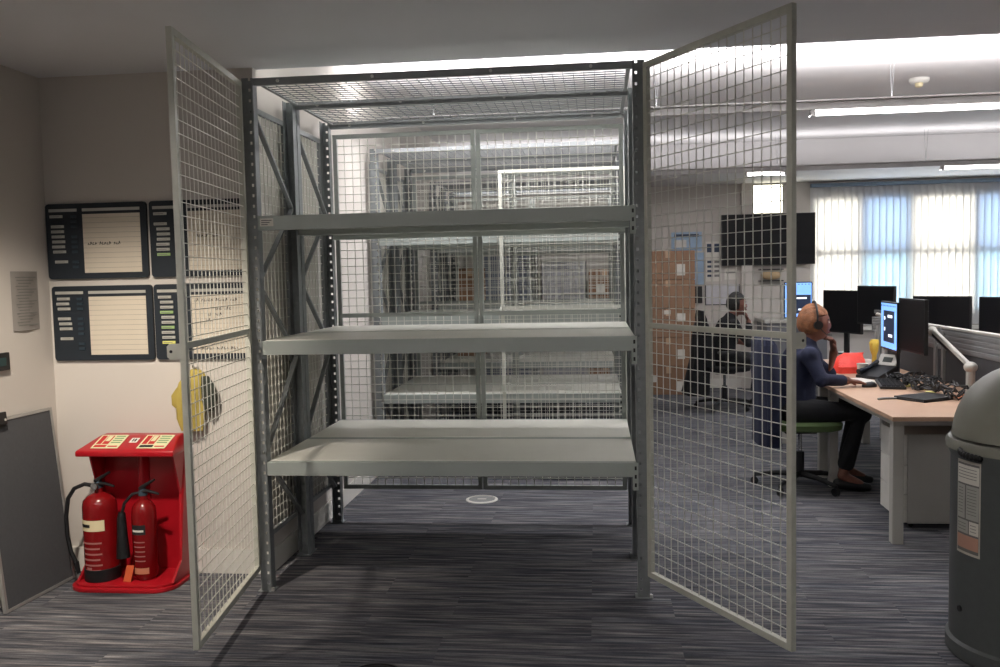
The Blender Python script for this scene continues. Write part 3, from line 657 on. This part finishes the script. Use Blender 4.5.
# ------------------------------------------------------------------ monitors
SCR_OFF = mat('dark screen', (12, 13, 17), .45, spec=.25); 
def monitor(name_label, loc, rz, w_=.53, h_=.345, lit=False, stand=True, tilt=0):
    # screen faces local -Y; base point on desk
    t = thing('monitor', name_label, 'monitor', loc, rz)
    z0 = .20 if loc[2] < .8 else 0
    mt = Matrix.Translation((0, 0, z0)) @ Matrix.Rotation(tilt, 4, 'X')
    MB().box(-w_ / 2, w_ / 2, -.012, .014, 0, h_).xf(mt).build('casing', DARK, t, bevel=.004)
    MB().box(-w_ * .3, w_ * .3, .014, .035, h_ * .2, h_ * .8).xf(mt).build('rear_housing', DARK, t, bevel=.01)
    if lit:
        s = MB().box(-w_ / 2 + .012, w_ / 2 - .012, -.0135, -.012, .016, h_ - .012).xf(mt).build('screen', mat('lit blue screen', (120, 165, 235), .4, emit=(112, 160, 232), estr=.75), t)
        dk = mat('screen window dark', (30, 36, 52), .4, emit=(30, 40, 62), estr=.5); lt = mat('screen window light', (220, 228, 240), .4, emit=(215, 225, 240), estr=.9)
        MB().box(-.14, .15, -.0145, -.0135, .06, .29).xf(mt).build('screen_window', dk, s)
        for bx, bz, ww, hh in ((-.12, .22, .03, .025), (-.12, .14, .03, .025), (.0, .10, .1, .02), (-.02, .24, .12, .02)): MB().box(bx, bx + ww, -.0155, -.0145, bz, bz + hh).xf(mt).build('screen_icon', lt, s)
        for k in range(10): MB().box(-.2 + k * .04, -.185 + k * .04, -.0145, -.0135, h_ - .035, h_ - .025).xf(mt).build('screen_icon', dk, s)
    else:
        MB().box(-w_ / 2 + .012, w_ / 2 - .012, -.0135, -.012, .016, h_ - .012).xf(mt).build('screen', SCR_OFF, t)
    s = MB().box(w_ / 2 - .075, w_ / 2 - .045, .014, .015, h_ - .04, h_ - .02).xf(mt).build('sticker', PAPER, t)
    if stand:
        MB().box(-.03, .03, .036, .06, .012, z0 + h_ * .5).build('stand_neck', DARK, t, bevel=.004)
        MB().box(-.12, .12, -.03, .14, 0, .012).build('stand_foot', DARK, t, bevel=.004)
    return t
# nearest workstation
ZDT = .73
mon1 = monitor('dark monitor nearest the bin, held on a jointed grey arm', (3.80, 2.11, .955), -PI / 2 , .50, .365, stand=False)
monitor('monitor showing a bright blue desktop beside the seated woman', (3.80, 2.56, .73), -PI / 2 - .06, .44, .355, lit=True).children
monitor('black monitor just right of the woman\'s face, left of the others', (3.97, 4.45, .73), -PI / 2 + .38, .56, .40)
mon3 = monitor('tall black monitor with pale left edge standing between two others', (4.13, 3.98, .80), -PI / 2 + .35, .5, .345, stand=False, tilt=0); mon3.location.z = 1.03
monitor('wide black monitor showing its back beyond the divider, before the blind', (4.68, 3.97, .73), PI + PI / 2 + .8, .5, .345)
monitor('black monitor cut off by the right edge of the photo', (4.80, 2.95, .73), PI + PI / 2 + .5, .53, .36)
def arm_of(mon, name, mb, m, par=None, **k):
    o = mb.build(name, m, **k)
    if par: o.parent = par
    else:
        o.parent = mon
        mw = Matrix.LocRotScale(mon.location, mon.rotation_euler, None)
        o.matrix_parent_inverse = mw.inverted()
    return o
A = Matrix.Translation((3.96, 1.57, ZDT))
o = arm_of(mon1, 'arm_column', MB().tube([(0, 0, .02), (0, 0, .17)], .026, 16).xf(A), LGREY, smooth=True)
arm_of(mon1, 'clamp', MB().box(-.05, .05, -.05, .05, 0.001, .02).xf(A), GREYP, o, bevel=.004)
arm_of(mon1, 'elbow', MB().ball((0, 0, .18), .04, .04, .035).xf(A), LGREY, o, smooth=True)
o = arm_of(mon1, 'upper_arm', MB().bar((0, .02, .19), (-.04, .50, .375), .024, .034).xf(A), LGREY, bevel=.008)
arm_of(mon1, 'arm_spring', MB().bar((.0, .02, .165), (-.04, .50, .35), .02, .02).xf(A), DARK, o)
arm_of(mon1, 'wrist_joint', MB().ball((-.04, .52, .37), .032).xf(A), LGREY, o, smooth=True)
arm_of(mon1, 'mount', MB().bar((-.04, .52, .37), (-.122, .53, .37), .03, .03).xf(A), DARK, o)
A = Matrix.Translation((4.02, 3.55, ZDT))
o = arm_of(mon3, 'arm_column', MB().tube([(0, 0, 0.001), (0, 0, .33)], .025, 14).xf(A), GREYP, smooth=True)
mb = MB()
for k in range(6): mb.box(-.05, .15, -.01, .02, .27 + k * .022, .285 + k * .022)
arm_of(mon3, 'ribbed_plate', mb.box(-.05, .15, .005, .02, .27, .395).xf(A), GREYP, bevel=.003)
o = arm_of(mon3, 'upper_arm', MB().tube([(-.02, 0, .42), (.03, 0, .40), (.07, .05, .42), (.08, .15, .42)], .014, 10).xf(A), LGREY, smooth=True)
arm_of(mon3, 'mount', MB().bar((.08, .15, .42), (.10, .40, .42), .03).xf(A), GREYP, o)
# back-of-room blue screen left of woman
monitor('slim lit blue screen behind the right mesh door', (4.15, 7.1, .98), .0, .34, .45, lit=True, stand=False).location.z = .93
t = thing('wall_counter', 'long grey counter along the far wall behind the chairs', 'counter', (3.72, 6.95, 0))
B(0, .78, 0, .68, .88, .92).build('worktop', LGREY, t, bevel=.003)
B(.03, .75, .03, .68, .0, .88).build('cabinet_body', mat('pale cabinet', (112, 114, 120), .6), t)
for k in range(2): B(.035 + k * .355, .385 + k * .355, .012, .03, .04, .86).build('cabinet_door', MATS['pale cabinet'], t, bevel=.002)

# ------------------------------------------------------------------ desk clutter
ZD = .731
t = thing('computer_mouse', 'black computer mouse by the seated woman\'s hand', 'mouse', (3.50, 2.04, ZD), .3)
MB().ball((0, 0, .008), .055, .03, .026, 16, 8, None).build('shell', DARK, t, smooth=True)
MB().bar((.015, 0, .033), (.04, 0, .026), .006, .006).build('scroll_wheel', GREYP, t)
for o in (t,): pass
t = thing('keyboard', 'black keyboard on the nearest desk below the phone', 'keyboard', (3.66, 2.12, ZD), 1.35)
B(-.22, .22, -.08, .08, 0, .018).build('case', DARK, t, bevel=.004)
mb = MB()
for i in range(15):
    for j in range(5): mb.box(-.21 + i * .028, -.187 + i * .028, -.07 + j * .028, -.047 + j * .028, .018, .024)
mb.build('keys', BLACKC, t)
t = thing('laptop', 'closed thin black laptop with a strap lying near the desk corner', 'laptop', (3.66, 1.46, ZD), .55)
B(-.15, .15, -.11, .11, 0, .010).build('base', DARK, t, bevel=.004); B(-.15, .15, -.11, .11, .0105, .019).build('lid', DARK, t, bevel=.004)
B(.05, .09, -.095, -.085, .0192, .0198).build('badge', PAPER, t)
MB().tube([(-.15, .09, .006), (-.22, .12, .006), (-.27, .12, .006)], .007, 8).build('strap', GREYP, t, smooth=True)
t = thing('desk_phone', 'black desk phone with pale display on the nearest desk', 'phone', (3.70, 2.55, ZD), -1.0)
mb = MB().add([(-.1, -.1, 0), (.1, -.1, 0), (.1, .1, 0), (-.1, .1, 0), (-.1, -.1, .02), (.1, -.1, .02), (.1, .1, .09), (-.1, .1, .09)], [(0, 3, 2, 1), (4, 5, 6, 7), (0, 1, 5, 4), (1, 2, 6, 5), (2, 3, 7, 6), (3, 0, 4, 7)])
mb.build('body', DARK, t, bevel=.004)
m2 = Matrix.Translation((0.02, .09, .085)) @ Matrix.Rotation(-.5, 4, 'X')
fr_ = MB().box(-.09, .07, -.005, .005, 0, .09).xf(m2).build('display_frame', LGREY, t, bevel=.003)
MB().box(-.05, .03, -.007, -.005, .025, .065).xf(m2).build('display', mat('lcd', (60, 66, 64), .3), fr_)
MB().tube([(-.075, -.1, .045), (-.075, 0, .065), (-.075, .1, .105)], [.02, .014, .02], 10).build('handset', DARK, t, smooth=True)
t = thing('paper_cup', 'white disposable cup beside the orange bag', 'cup', (3.64, 2.68, ZD))
MB().lathe([(.03, 0), (.041, .09), (.043, .092), (.038, .09), (.028, .01)], 24).build('cup_wall', PAPER, t, smooth=True)
t = thing('carrier_bag', 'crumpled orange red bag on the desk before the woman', 'bag', (3.60, 2.92, ZD), .3)
MB().loft([(0, 0, 0, .12, .09), (0, 0, .05, .13, .10), (.01, 0, .10, .12, .07), (.03, 0, .135, .09, .03), (.05, 0, .15, .08, .01)], 40, 2.6, .08, 7).build('bag_body', mat('orange red plastic', (240, 70, 58), .5, var=.1, scale=14, bump=.4), t, smooth=True)
def papers(label, x, y, rz, m, w_=.21, d_=.297, h=.003):
    o = B(-w_ / 2, w_ / 2, -d_ / 2, d_ / 2, 0, h).build('paper_sheet', m, loc=(x, y, ZD), rot=(0, 0, rz)); return tag(o, label, 'paper')
papers('white sheet lying under the mouse hand side of the desk', 3.53, 2.36, .3, PAPER)
t = thing('document_folder', 'orange folder lying near the bin on the nearest desk', 'folder', (3.94, 1.40, ZD), .5)
B(-.11, .11, -.14, .14, .0, .012).build('pages', PAPER, t); B(-.115, .115, -.145, .145, .0125, .016).build('cover', mat('orange cover', (205, 130, 88), .6), t); B(-.115, .115, -.145, .145, -.0, -.0 + .0005).build('back_cover', MATS['orange cover'], t)
for k, (x, y, a) in enumerate(((3.80, 1.10, .4), (3.86, 1.13, .45))):
    o = MB().tube([(-.06, 0, .008), (.0, .004, .008), (.06, 0, .008)], .008, 10).build('marker_pen', mat('dark green plastic', (30, 60, 62), .5), loc=(x, y, ZD), rot=(0, 0, a), smooth=True)
    tag(o, ('nearer', 'farther')[k] + ' dark green marker pen on the desk edge by the bin', 'pen')
rnd = random.Random(3)
for k in range(26):
    y = 1.40 + k * .04; x = 3.85 + rnd.uniform(-.06, .04); pts = []
    a = rnd.uniform(0, 6)
    for j in range(14):
        a += rnd.uniform(-.9, 1.1); x += .035 * math.cos(a); y += .035 * math.sin(a)
        x = min(max(x, 3.72 + .05 * (y < 1.7)), 3.94); y = min(max(y, 1.35), 2.40)
        pts.append((x - 3.87, y - 1.9, .007 + rnd.random() * .04 + (k % 5) * .008))
    o = MB().tube(pts, .0065, 6).build('cable', DARK, loc=(3.87, 1.9, ZD), smooth=True)
    tag(o, 'black cable in the tangle along the back of the nearest desk', 'cable', 'tangled black cables on the nearest desk')
YP = mat('pale yellow plastic', (226, 220, 140), .5)
for k, (x, y, z) in enumerate(((3.75, 2.0, 0), (3.80, 1.86, 0), (3.76, 1.66, 0))):
    o = MB().tube([(-.03, 0, .01), (.0, .012, .012), (.03, .0, .01)], [.008, .011, .008], 8).build('cable_tag', YP, loc=(x, y, ZD + z), rot=(0, 0, k * 1.1 + .4), smooth=True)
    tag(o, ('pale yellow cable tag nearest the phone', 'pale yellow cable tag in the middle of the cable tangle', 'pale yellow cable tag nearest the laptop')[k], 'cable tag', 'pale cable tags')
t = thing('yellow_duster', 'yellow cloth hanging below the bright blue monitor', 'cloth', (3.80, 2.93, ZD))
MB().loft([(0, 0, 0, .015, .02), (0, 0, .13, .015, .02), (.0, .0, .17, .026, .034), (.0, .0, .225, .03, .036), (.005, .01, .25, .022, .026)], 24, 3.2, .16, 5).build('cloth', mat('yellow cloth', (205, 175, 70), .8), t, smooth=True)

# ------------------------------------------------------------------ chairs
def chair(x, y, rz, label, seatm, backm, arms=True, backh=.55):
    t = thing('office_chair', label, 'office chair', (x, y, 0), rz)     # faces +X
    for k in range(5):
        a = 2 * PI * k / 5 + .3; c, s_ = math.cos(a), math.sin(a)
        lg = MB().tube([(.03 * c, .03 * s_, .10), (.16 * c, .16 * s_, .095), (.31 * c, .31 * s_, .07)], [.024, .019, .013], 8).build('base_leg', DARK, t, smooth=True)
        MB().tube([(.31 * c - .012 * s_, .31 * s_ + .012 * c, .029), (.31 * c + .012 * s_, .31 * s_ - .012 * c, .029)], .028, 14).build('castor', DARK, lg, smooth=True)
        MB().tube([(.31 * c, .31 * s_, .055), (.31 * c, .31 * s_, .075)], .012, 8).build('castor_stem', DARK, lg)
    MB().tube([(0, 0, .08), (0, 0, .26)], .03, 14).build('column_sleeve', DARK, t, smooth=True)
    MB().tube([(0, 0, .26), (0, 0, .40)], .015, 12).build('gas_lift', CHROME, t, smooth=True)
    MB().box(-.12, .1, -.09, .09, .395, .425).build('mechanism', DARK, t, bevel=.01)
    MB().loft([(.02, 0, .425, .20, .20), (.02, 0, .44, .24, .24), (.02, 0, .475, .245, .245), (.02, 0, .49, .22, .22)], 40, 3.6).build('seat', seatm, t, smooth=True)
    mb = MB(); 
    secs = [(-.21 - .06 * k / 6, 0, .60 + backh * k / 6, .035 if 0 < k < 6 else .018, (.20 + .03 * math.sin(k / 6 * PI)) * (1 if k < 6 else .8)) for k in range(7)]
    mb.loft(secs, 36, 3.5); mb.build('backrest', backm, t, smooth=True)
    MB().bar((-.12, 0, .41), (-.265, 0, .45), .06, .02).build('back_bracket', DARK, t); MB().bar((-.265, 0, .44), (-.25, 0, .75), .05, .02, (1, 0, 0)).build('back_stem', DARK, t)
    if arms:
        for s_ in (-1, 1):
            ar = MB().tube([(-.05, s_ * .2, .43), (-.05, s_ * .28, .46), (-.05, s_ * .285, .64)], .014, 8).build('armrest', DARK, t, smooth=True)
            MB().box(-.14, .1, s_ * .285 - .035, s_ * .285 + .035, .64, .665).build('arm_pad', DARK, ar, bevel=.01)
    return t
chair(3.08, 2.2, .0, 'office chair with green seat under the woman in navy', mat('dark green seat', (78, 96, 58), .9), DARK, arms=False, backh=.42)
chair(3.08, 5.85, .1, 'black office chair under the person in black', BLACKC, BLACKC, backh=.5)
# coats over chair backs
def coat(label, loc, m, secs, rip=.06, k=9):
    t = thing('coat', label, 'coat', loc)
    MB().loft(secs, 56, 2.6, rip, k).build('coat_body', m, t, smooth=True); return t
c = coat('navy coat hanging over the back of the green seated chair', (2.85, 2.2, 0), NAVY, [(0, 0, .33, .085, .26), (0, 0, .5, .08, .27), (-.005, 0, .7, .075, .26), (-.01, 0, .9, .075, .25), (-.015, 0, 1.02, .065, .23), (-.02, 0, 1.06, .045, .2), (-.02, 0, 1.075, .015, .12)])
for s_ in (-1, 1): MB().tube([(-.02, s_ * .22, 1.02), (-.01, s_ * .275, .85), (.0, s_ * .28, .62), (.0, s_ * .27, .45)], [.045, .05, .048, .045], 12).build('sleeve', NAVY, c, smooth=True)
c = coat('long black coat draped over the far black chair', (2.82, 5.85, 0), BLACKC, [(-.06, 0, .18, .15, .3), (-.03, 0, .4, .12, .29), (0, 0, .6, .10, .28), (0, 0, .8, .09, .26), (0, 0, .92, .07, .23), (0, 0, 1.0, .04, .18)], .1, 8)
MB().tube([(.02, -.22, .95), (.06, -.28, .75), (.08, -.28, .5)], [.045, .05, .045], 12).build('sleeve', BLACKC, c, smooth=True)
t = thing('umbrella', 'black hooked umbrella handle standing between the two chairs', 'umbrella', (3.30, 4.6, 0))
MB().tube([(0, 0, .02), (0, 0, .62)], [.012, .03], 10).build('canopy', BLACKC, t, smooth=True)
MB().tube([(0, 0, .62), (0, 0, .84)] + [(-.035 + .035 * math.cos(a * .35), 0, .84 + .035 * math.sin(a * .35)) for a in range(1, 10)], .009, 8).build('handle', DARK, t, smooth=True)

# ------------------------------------------------------------------ people
def chain(mb, pts, rad, n=14):
    mb.tube(pts, rad, n)
    for p, r_ in zip(pts, rad): mb.ball(p, r_, r_, r_, 12, 8)
def remesh(o, vox, smooth=3):
    m = o.modifiers.new('r', 'REMESH'); m.mode = 'VOXEL'; m.voxel_size = vox; m.use_smooth_shade = True
    if smooth: s_ = o.modifiers.new('s', 'SMOOTH'); s_.iterations = smooth; s_.factor = .5
    dg = bpy.context.evaluated_depsgraph_get(); me = bpy.data.meshes.new_from_object(o.evaluated_get(dg))
    o.modifiers.clear(); o.data = me
    for p in me.polygons: p.use_smooth = True
    return o
def headfn(d):   # face to +X
    def g(x, y, z, s_, a): 
        v = Vector((x, y, z)).normalized(); return a * math.exp(-((d - v).length ** 2) / s_)
    v = 1 + g(1, 0, -.18, .018, .16) + g(1, 0, .0, .012, .07) + g(.85, 0, -.85, .06, .12) + g(1, 0, -.5, .012, .05)
    v += g(1, 0, .32, .05, .03) - g(.93, .36, .08, .02, .07) - g(.93, -.36, .08, .02, .07)
    return v
def hand(mb, wrist, direc, palmn, curl, L_=.085):
    wrist = Vector(wrist); d = Vector(direc).normalized(); n = Vector(palmn).normalized(); n = (n - d * n.dot(d)).normalized(); s_ = d.cross(n)
    for k in (-1.2, -.4, .4, 1.2):
        chain(mb, [wrist + s_ * .008 * k, wrist + d * L_ + s_ * .019 * k], [.017, .013])
    for k, ln in zip((-1.5, -.5, .5, 1.5), (.066, .08, .076, .058)):
        p0 = wrist + d * L_ + s_ * .017 * k; a = curl * .5; p1 = p0 + (d * math.cos(a) + n * math.sin(a)) * ln * .45
        a = curl * 1.2; p2 = p1 + (d * math.cos(a) + n * math.sin(a)) * ln * .32; a = curl * 1.8; p3 = p2 + (d * math.cos(a) + n * math.sin(a)) * ln * .25
        chain(mb, [p0, p1, p2, p3], [.0105, .0098, .009, .0076], 8)
    b = wrist + d * .03 + s_ * .022
    chain(mb, [b, b + (d * .6 + s_ * .7 + n * .3).normalized() * .035, b + (d * .9 + s_ * .5 + n * .5).normalized() * .066], [.014, .011, .008], 8)
def person(label, loc, rz, headc, neck, chest, spine, arms, legs, topm, botm, hairm, hairfn, headset, shoem):
    t = thing('person', label, 'person', loc, rz)
    mb = MB(); mb.ball(headc, .095, .074, .118, 40, 30, headfn)
    for s_ in (-1, 1): mb.ball((headc[0] - .005, s_ * .074 + headc[1], headc[2] - .005), .016, .009, .03, 10, 8)
    chain(mb, [Vector(neck), Vector(headc) + Vector((-.02, 0, -.07))], [.055, .05]); chain(mb, [neck, chest, spine, (0, 0, .56)], [.06, .12, .115, .13], 20)
    for sh, el, wr, hd, pn, cu in arms:
        chain(mb, [chest, sh, el, wr], [.07, .052, .044, .031]); hand(mb, wr, hd, pn, cu)
    for hip, kn, an, toe in legs: chain(mb, [hip, kn, an], [.085, .055, .035]); chain(mb, [an, toe], [.035, .028])
    body = remesh(mb.build('body', SKIN, t), .0065, 4)
    tp = MB(); chain(tp, [Vector(neck) + Vector((-.01, 0, -.02)), chest, spine, (0, 0, .57)], [.075, .142, .135, .15], 20)
    for i, (sh, el, wr, hd, pn, cu) in enumerate(arms):
        e_, w_ = Vector(el), Vector(wr); cuff = e_.lerp(w_, .82 if i == 0 else .12)
        chain(tp, [chest, sh, el, cuff], [.09, .066, .052, .040])
    remesh(tp.build('jumper', topm, t), .011, 3)
    bt = MB(); chain(bt, [(0, 0, .57), (0.02, 0, .55)], [.155, .15], 20)
    for hip, kn, an, toe in legs: chain(bt, [hip, kn, Vector(kn).lerp(Vector(an), .8)], [.105, .075, .058])
    remesh(bt.build('trousers', botm, t), .011, 3)
    for hip, kn, an, toe in legs:
        sh_ = MB(); a_, t_ = Vector(an), Vector(toe); chain(sh_, [a_ + Vector((-.03, 0, -.055)), Vector((t_.x, t_.y, .035)), Vector((t_.x + .05, t_.y, .03))], [.037, .036, .028])
        remesh(sh_.build('shoe', shoem, t), .008, 2)
    h = MB(); h.ball((headc[0] - .018, headc[1], headc[2] + .012), .108, .090, .128, 40, 30, hairfn)
    h.build('hair', hairm, t, smooth=True)
    for s_ in (-1, 1):
        e_ = MB().ball((headc[0] + .078, headc[1] + s_ * .028, headc[2] + .01), .011, .012, .008, 10, 8).build('eye', PAPER, t, smooth=True)
        MB().ball((headc[0] + .0865, headc[1] + s_ * .028, headc[2] + .01), .0035, .005, .005, 8, 6).build('pupil', INK, e_, smooth=True)
        MB().tube([(headc[0] + .086, headc[1] + s_ * .014, headc[2] + .03), (headc[0] + .084, headc[1] + s_ * .034, headc[2] + .034), (headc[0] + .072, headc[1] + s_ * .048, headc[2] + .028)], .003, 6).build('eyebrow', HAIRB, t)
    MB().tube([(headc[0] + .081, headc[1] - .024, headc[2] - .062), (headc[0] + .094, headc[1], headc[2] - .059), (headc[0] + .081, headc[1] + .024, headc[2] - .062)], [.003, .007, .003], 8).build('lips', mat('lip', (120, 52, 50), .5), t, smooth=True)
    if headset:
        hs = MB().tube([(headc[0] - .01, headc[1] + .1 * math.cos(a), headc[2] + .02 + .135 * math.sin(a)) for a in [PI * k / 14 for k in range(15)]], .007, 8).build('headset', DARK, t, smooth=True)
        for s_ in (-1, 1): MB().tube([(headc[0] - .005, headc[1] + s_ * .078, headc[2] - .005), (headc[0] - .005, headc[1] + s_ * .108, headc[2] - .005)], .03, 16).build('ear_cup', DARK, hs, smooth=True)
        MB().tube([(headc[0], headc[1] - .1, headc[2] - .02), (headc[0] + .05, headc[1] - .085, headc[2] - .07), (headc[0] + .1, headc[1] - .04, headc[2] - .078)], .0035, 6).build('microphone_boom', DARK, hs, smooth=True)
    return t
def bob(d):
    f = 1.0
    if d.x > .34 and d.z < .34: f = .5
    elif d.x > .16 and d.z < .34: f = .5 + .5 * (.34 - d.x) / .18
    if d.z < -.5 and d.x <= .42: f *= .86
    return f * (1 + .025 * math.sin(19 * d.y + 7 * d.z) + .012 * math.sin(41 * d.y))
person('person in navy jumper and headset seated at the nearest desk, chin on hand', (3.04, 2.2, 0), 0, (.145, 0, 1.155), (.09, 0, 1.03), (.055, 0, .90), (.01, 0, .73),
       [((.07, -.165, .945), (.13, -.23, .79), (.31, -.16, .775), (1, .05, -.12), (0, 0, -1), .35),
        ((.07, .165, .945), (.275, .15, .785), (.285, .07, .945), (-.12, -.2, 1), (-1, -.3, 0), 1.15)],
       [((.0, -.09, .55), (.42, -.11, .545), (.30, -.11, .11), (.42, -.11, .05)), ((.0, .09, .55), (.44, .11, .545), (.38, .12, .11), (.50, .12, .05))],
       NAVY, BLACKC, HAIRA, bob, True, DARK)
person('person in black with dark hair seated by the far wall, hand near face', (3.07, 5.85, 0), .1, (.16, 0, 1.16), (.09, 0, 1.03), (.055, 0, .90), (.01, 0, .73),
       [((.07, -.165, .945), (.22, -.22, .75), (.26, -.08, .97), (-.2, .5, .8), (-1, 0, -.2), .9),
        ((.07, .165, .945), (.16, .2, .75), (.38, .15, .70), (1, 0, -.1), (0, 0, -1), .4)],
       [((.0, -.09, .55), (.42, -.11, .545), (.34, -.11, .11), (.46, -.11, .05)), ((.0, .09, .55), (.42, .11, .545), (.38, .12, .11), (.50, .12, .05))],
       BLACKC, BLACKC, HAIRB, bob, False, DARK)

# ------------------------------------------------------------------ boxes and far wall
def cbox(x, y, z, w_, d_, h, label, lab=None, rz=0, grp='cardboard boxes stacked by the far wall'):
    t = thing('cardboard_box', label, 'cardboard box', (x, y, z), rz, group=grp)
    B(-w_ / 2, w_ / 2, -d_ / 2, d_ / 2, .002, h - .004).build('carton', CARD, t, bevel=.006)
    B(-.03, .03, -d_ / 2 - .001, -d_ / 2, h - .09, h - .006).build('tape', mat('clear brown tape', (200, 170, 140), .3), t)
    if lab:
        for lx, lz, lw, lh in lab: B(lx, lx + lw, -d_ / 2 - .002, -d_ / 2 - .0005, lz, lz + lh).build('shipping_label', PAPER, t)
    return t
words = ['bottom', 'second', 'middle', 'fourth', 'top']
labs = [[(-.26, .16, .11, .08), (.10, .05, .09, .12)], [(.11, .09, .09, .12)], [(.11, .2, .10, .1), (-.05, .29, .08, .05)], [(-.31, .1, .04, .12)], [(.11, .05, .10, .14)]]
for k in range(5): cbox(2.56, 7.25, .36 * k, .66, .5, .36, words[k] + ' brown box of the right stack of five by the far wall', labs[k])
for k in range(4): cbox(1.78, 7.25, .40 * k, .40, .4, .40, words[min(k, 3)] + ' brown box of the narrow stack seen through the cages', [(-.1, .1, .1, .1)])
cbox(.28, 5.65, .652, .3, .3, .36, 'brown box on the lowest shelf of the farthest cage', None, grp='boxes in the far cages')
cbox(.3, 5.62, 1.2458, .26, .3, .38, 'brown box on the middle shelf of the farthest cage', None, grp='boxes in the far cages')
# cupboards seen through the cages
def cupboard(x, w_, h, label, m):
    t = thing('storage_cupboard', label, 'cupboard', (x, 7.2, 0))
    B(0, w_, 0, .42, 0, h).build('carcass', m, t, bevel=.004)
    for k in (0, 1):
        d = B(.006 + k * w_ / 2, w_ / 2 * (k + 1) - .003, -.018, -.001, .05, h - .01).build('door', m, t, bevel=.003)
        B(w_ / 2 + (-.05 if k == 0 else .035), w_ / 2 + (-.035 if k == 0 else .05), -.03, -.018, h * .5, h * .5 + .14).build('handle', CHROME, d)
cupboard(.15, .75, 1.85, 'blue grey two door cupboard behind the far cage, on the left', mat('blue grey steel', (120, 128, 142), .5))
cupboard(.98, .56, 1.7, 'light grey two door cupboard behind the far cage, by the boxes', mat('pale grey steel', (175, 176, 184), .5))
# television and notices
t = thing('television', 'large wall mounted black television left of the blind', 'television', (3.88, YB, 1.60))
B(-.585, .585, -.09, -.045, 0, .655).build('casing', DARK, t, bevel=.004); B(-.575, .575, -.0915, -.09, .012, .645).build('screen', SCR_OFF, t)
B(-.2, .2, -.045, -.0, .2, .45).build('wall_bracket', DARK, t)
def notice(label, x0, x1, z0, z1, m, rows=(), y=YB):
    t = thing('wall_notice', label, 'notice', (x0, y, z0), group='notices on the far wall')
    B(0, x1 - x0, -.006, -.001, 0, z1 - z0).build('sheet', m, t)
    for a, b, c, d, mm in rows: B(a * (x1 - x0), b * (x1 - x0), -.0075, -.006, c * (z1 - z0), d * (z1 - z0)).build('print', mm, t)
PB = mat('pale blue poster', (160, 185, 210), .7, var=.12, scale=8); DB = mat('dark blue print', (50, 66, 90), .6)
notice('large pale blue poster above the right stack of boxes', 2.66, 3.05, 1.80, 2.05, PB, [(.1, .9, .75, .9, DB), (.1, .5, .2, .6, WHITE)])
notice('pale blue poster hanging beside the top box', 2.93, 3.08, 1.36, 1.78, PB)
notice('white rota sheet with dark blue blocks left of the television', 3.10, 3.30, 1.72, 1.92, PAPER, [(.08, .42, .3, .85, DB), (.55, .92, .3, .85, DB)])
notice('white grid sheet with small dark entries below the rota', 3.10, 3.30, 1.40, 1.70, PAPER, [(.1, .45, .8 - k * .2, .9 - k * .2, DB) for k in range(4)] + [(.55, .9, .8 - k * .2, .9 - k * .2, LABEL) for k in range(4)])
notice('small pale sheet under the television left side', 3.34, 3.50, 1.42, 1.56, PAPER, [(.1, .9, .6, .75, LABEL)])
t = thing('black_wall_phone', 'black wall phone beside the stack of boxes', 'wall phone', (2.99, YB, 1.12))
B(-.06, .06, -.05, -.001, 0, .22).build('body', DARK, t, bevel=.006); MB().tube([(-.03, -.07, .02), (-.03, -.06, .1), (-.03, -.07, .2)], [.018, .012, .018], 8).build('handset', DARK, t, smooth=True)
t = thing('whiteboard', 'thin framed whiteboard between the phone and the seated person', 'whiteboard', (3.27, YB, 1.10))
B(-.17, .25, -.012, -.001, 0, .26).build('surface', mat('whiteboard', (205, 205, 210), .3), t); mb = MB().box(-.18, .26, -.016, -.001, -.01, 0).box(-.18, -.17, -.016, -.001, 0, .26).box(.25, .26, -.016, -.001, 0, .26); mb.build('frame', DARK, t)
t = thing('wall_speaker', 'wide beige oval speaker on a dark bracket below the television', 'speaker', (3.92, YB, 1.40))
B(-.15, .15, -.1, -.001, -.012, 0).build('bracket', DARK, t); B(-.15, .15, -.1, -.001, .135, .147).build('bracket', DARK, t)
MB().ball((0, -.06, .067), .13, .05, .062, 28, 16).build('speaker_cone', mat('beige grille', (190, 165, 130), .8), t, smooth=True)
t = thing('wall_glow', 'square emissive panel standing for wall glow above the television', 'wall glow', (3.88, YB, 2.26))  # emissive panel added in place of hanging lamp glow on the wall
B(-.19, .19, -.05, -.001, 0, .37).build('glow_backing', WHITE, t, bevel=.003); B(-.18, .18, -.056, -.05, .01, .36).build('emitter', mat('warm wall glow emission', (255, 252, 235), .5, emit=(255, 250, 225), estr=2.5), t)
t = thing('wooden_pole', 'pale wooden pole leaning by the stack of boxes', 'pole', (2.955, 7.05, 0))
MB().tube([(0, 0, .002), (.03, .45, 1.02)], .014, 10).build('shaft', mat('pale wood', (214, 190, 140), .6), t, smooth=True)
MB().ball((.03, .45, 1.02), .018).build('knob', mat('pale wood', (214, 190, 140), .6), t, smooth=True)
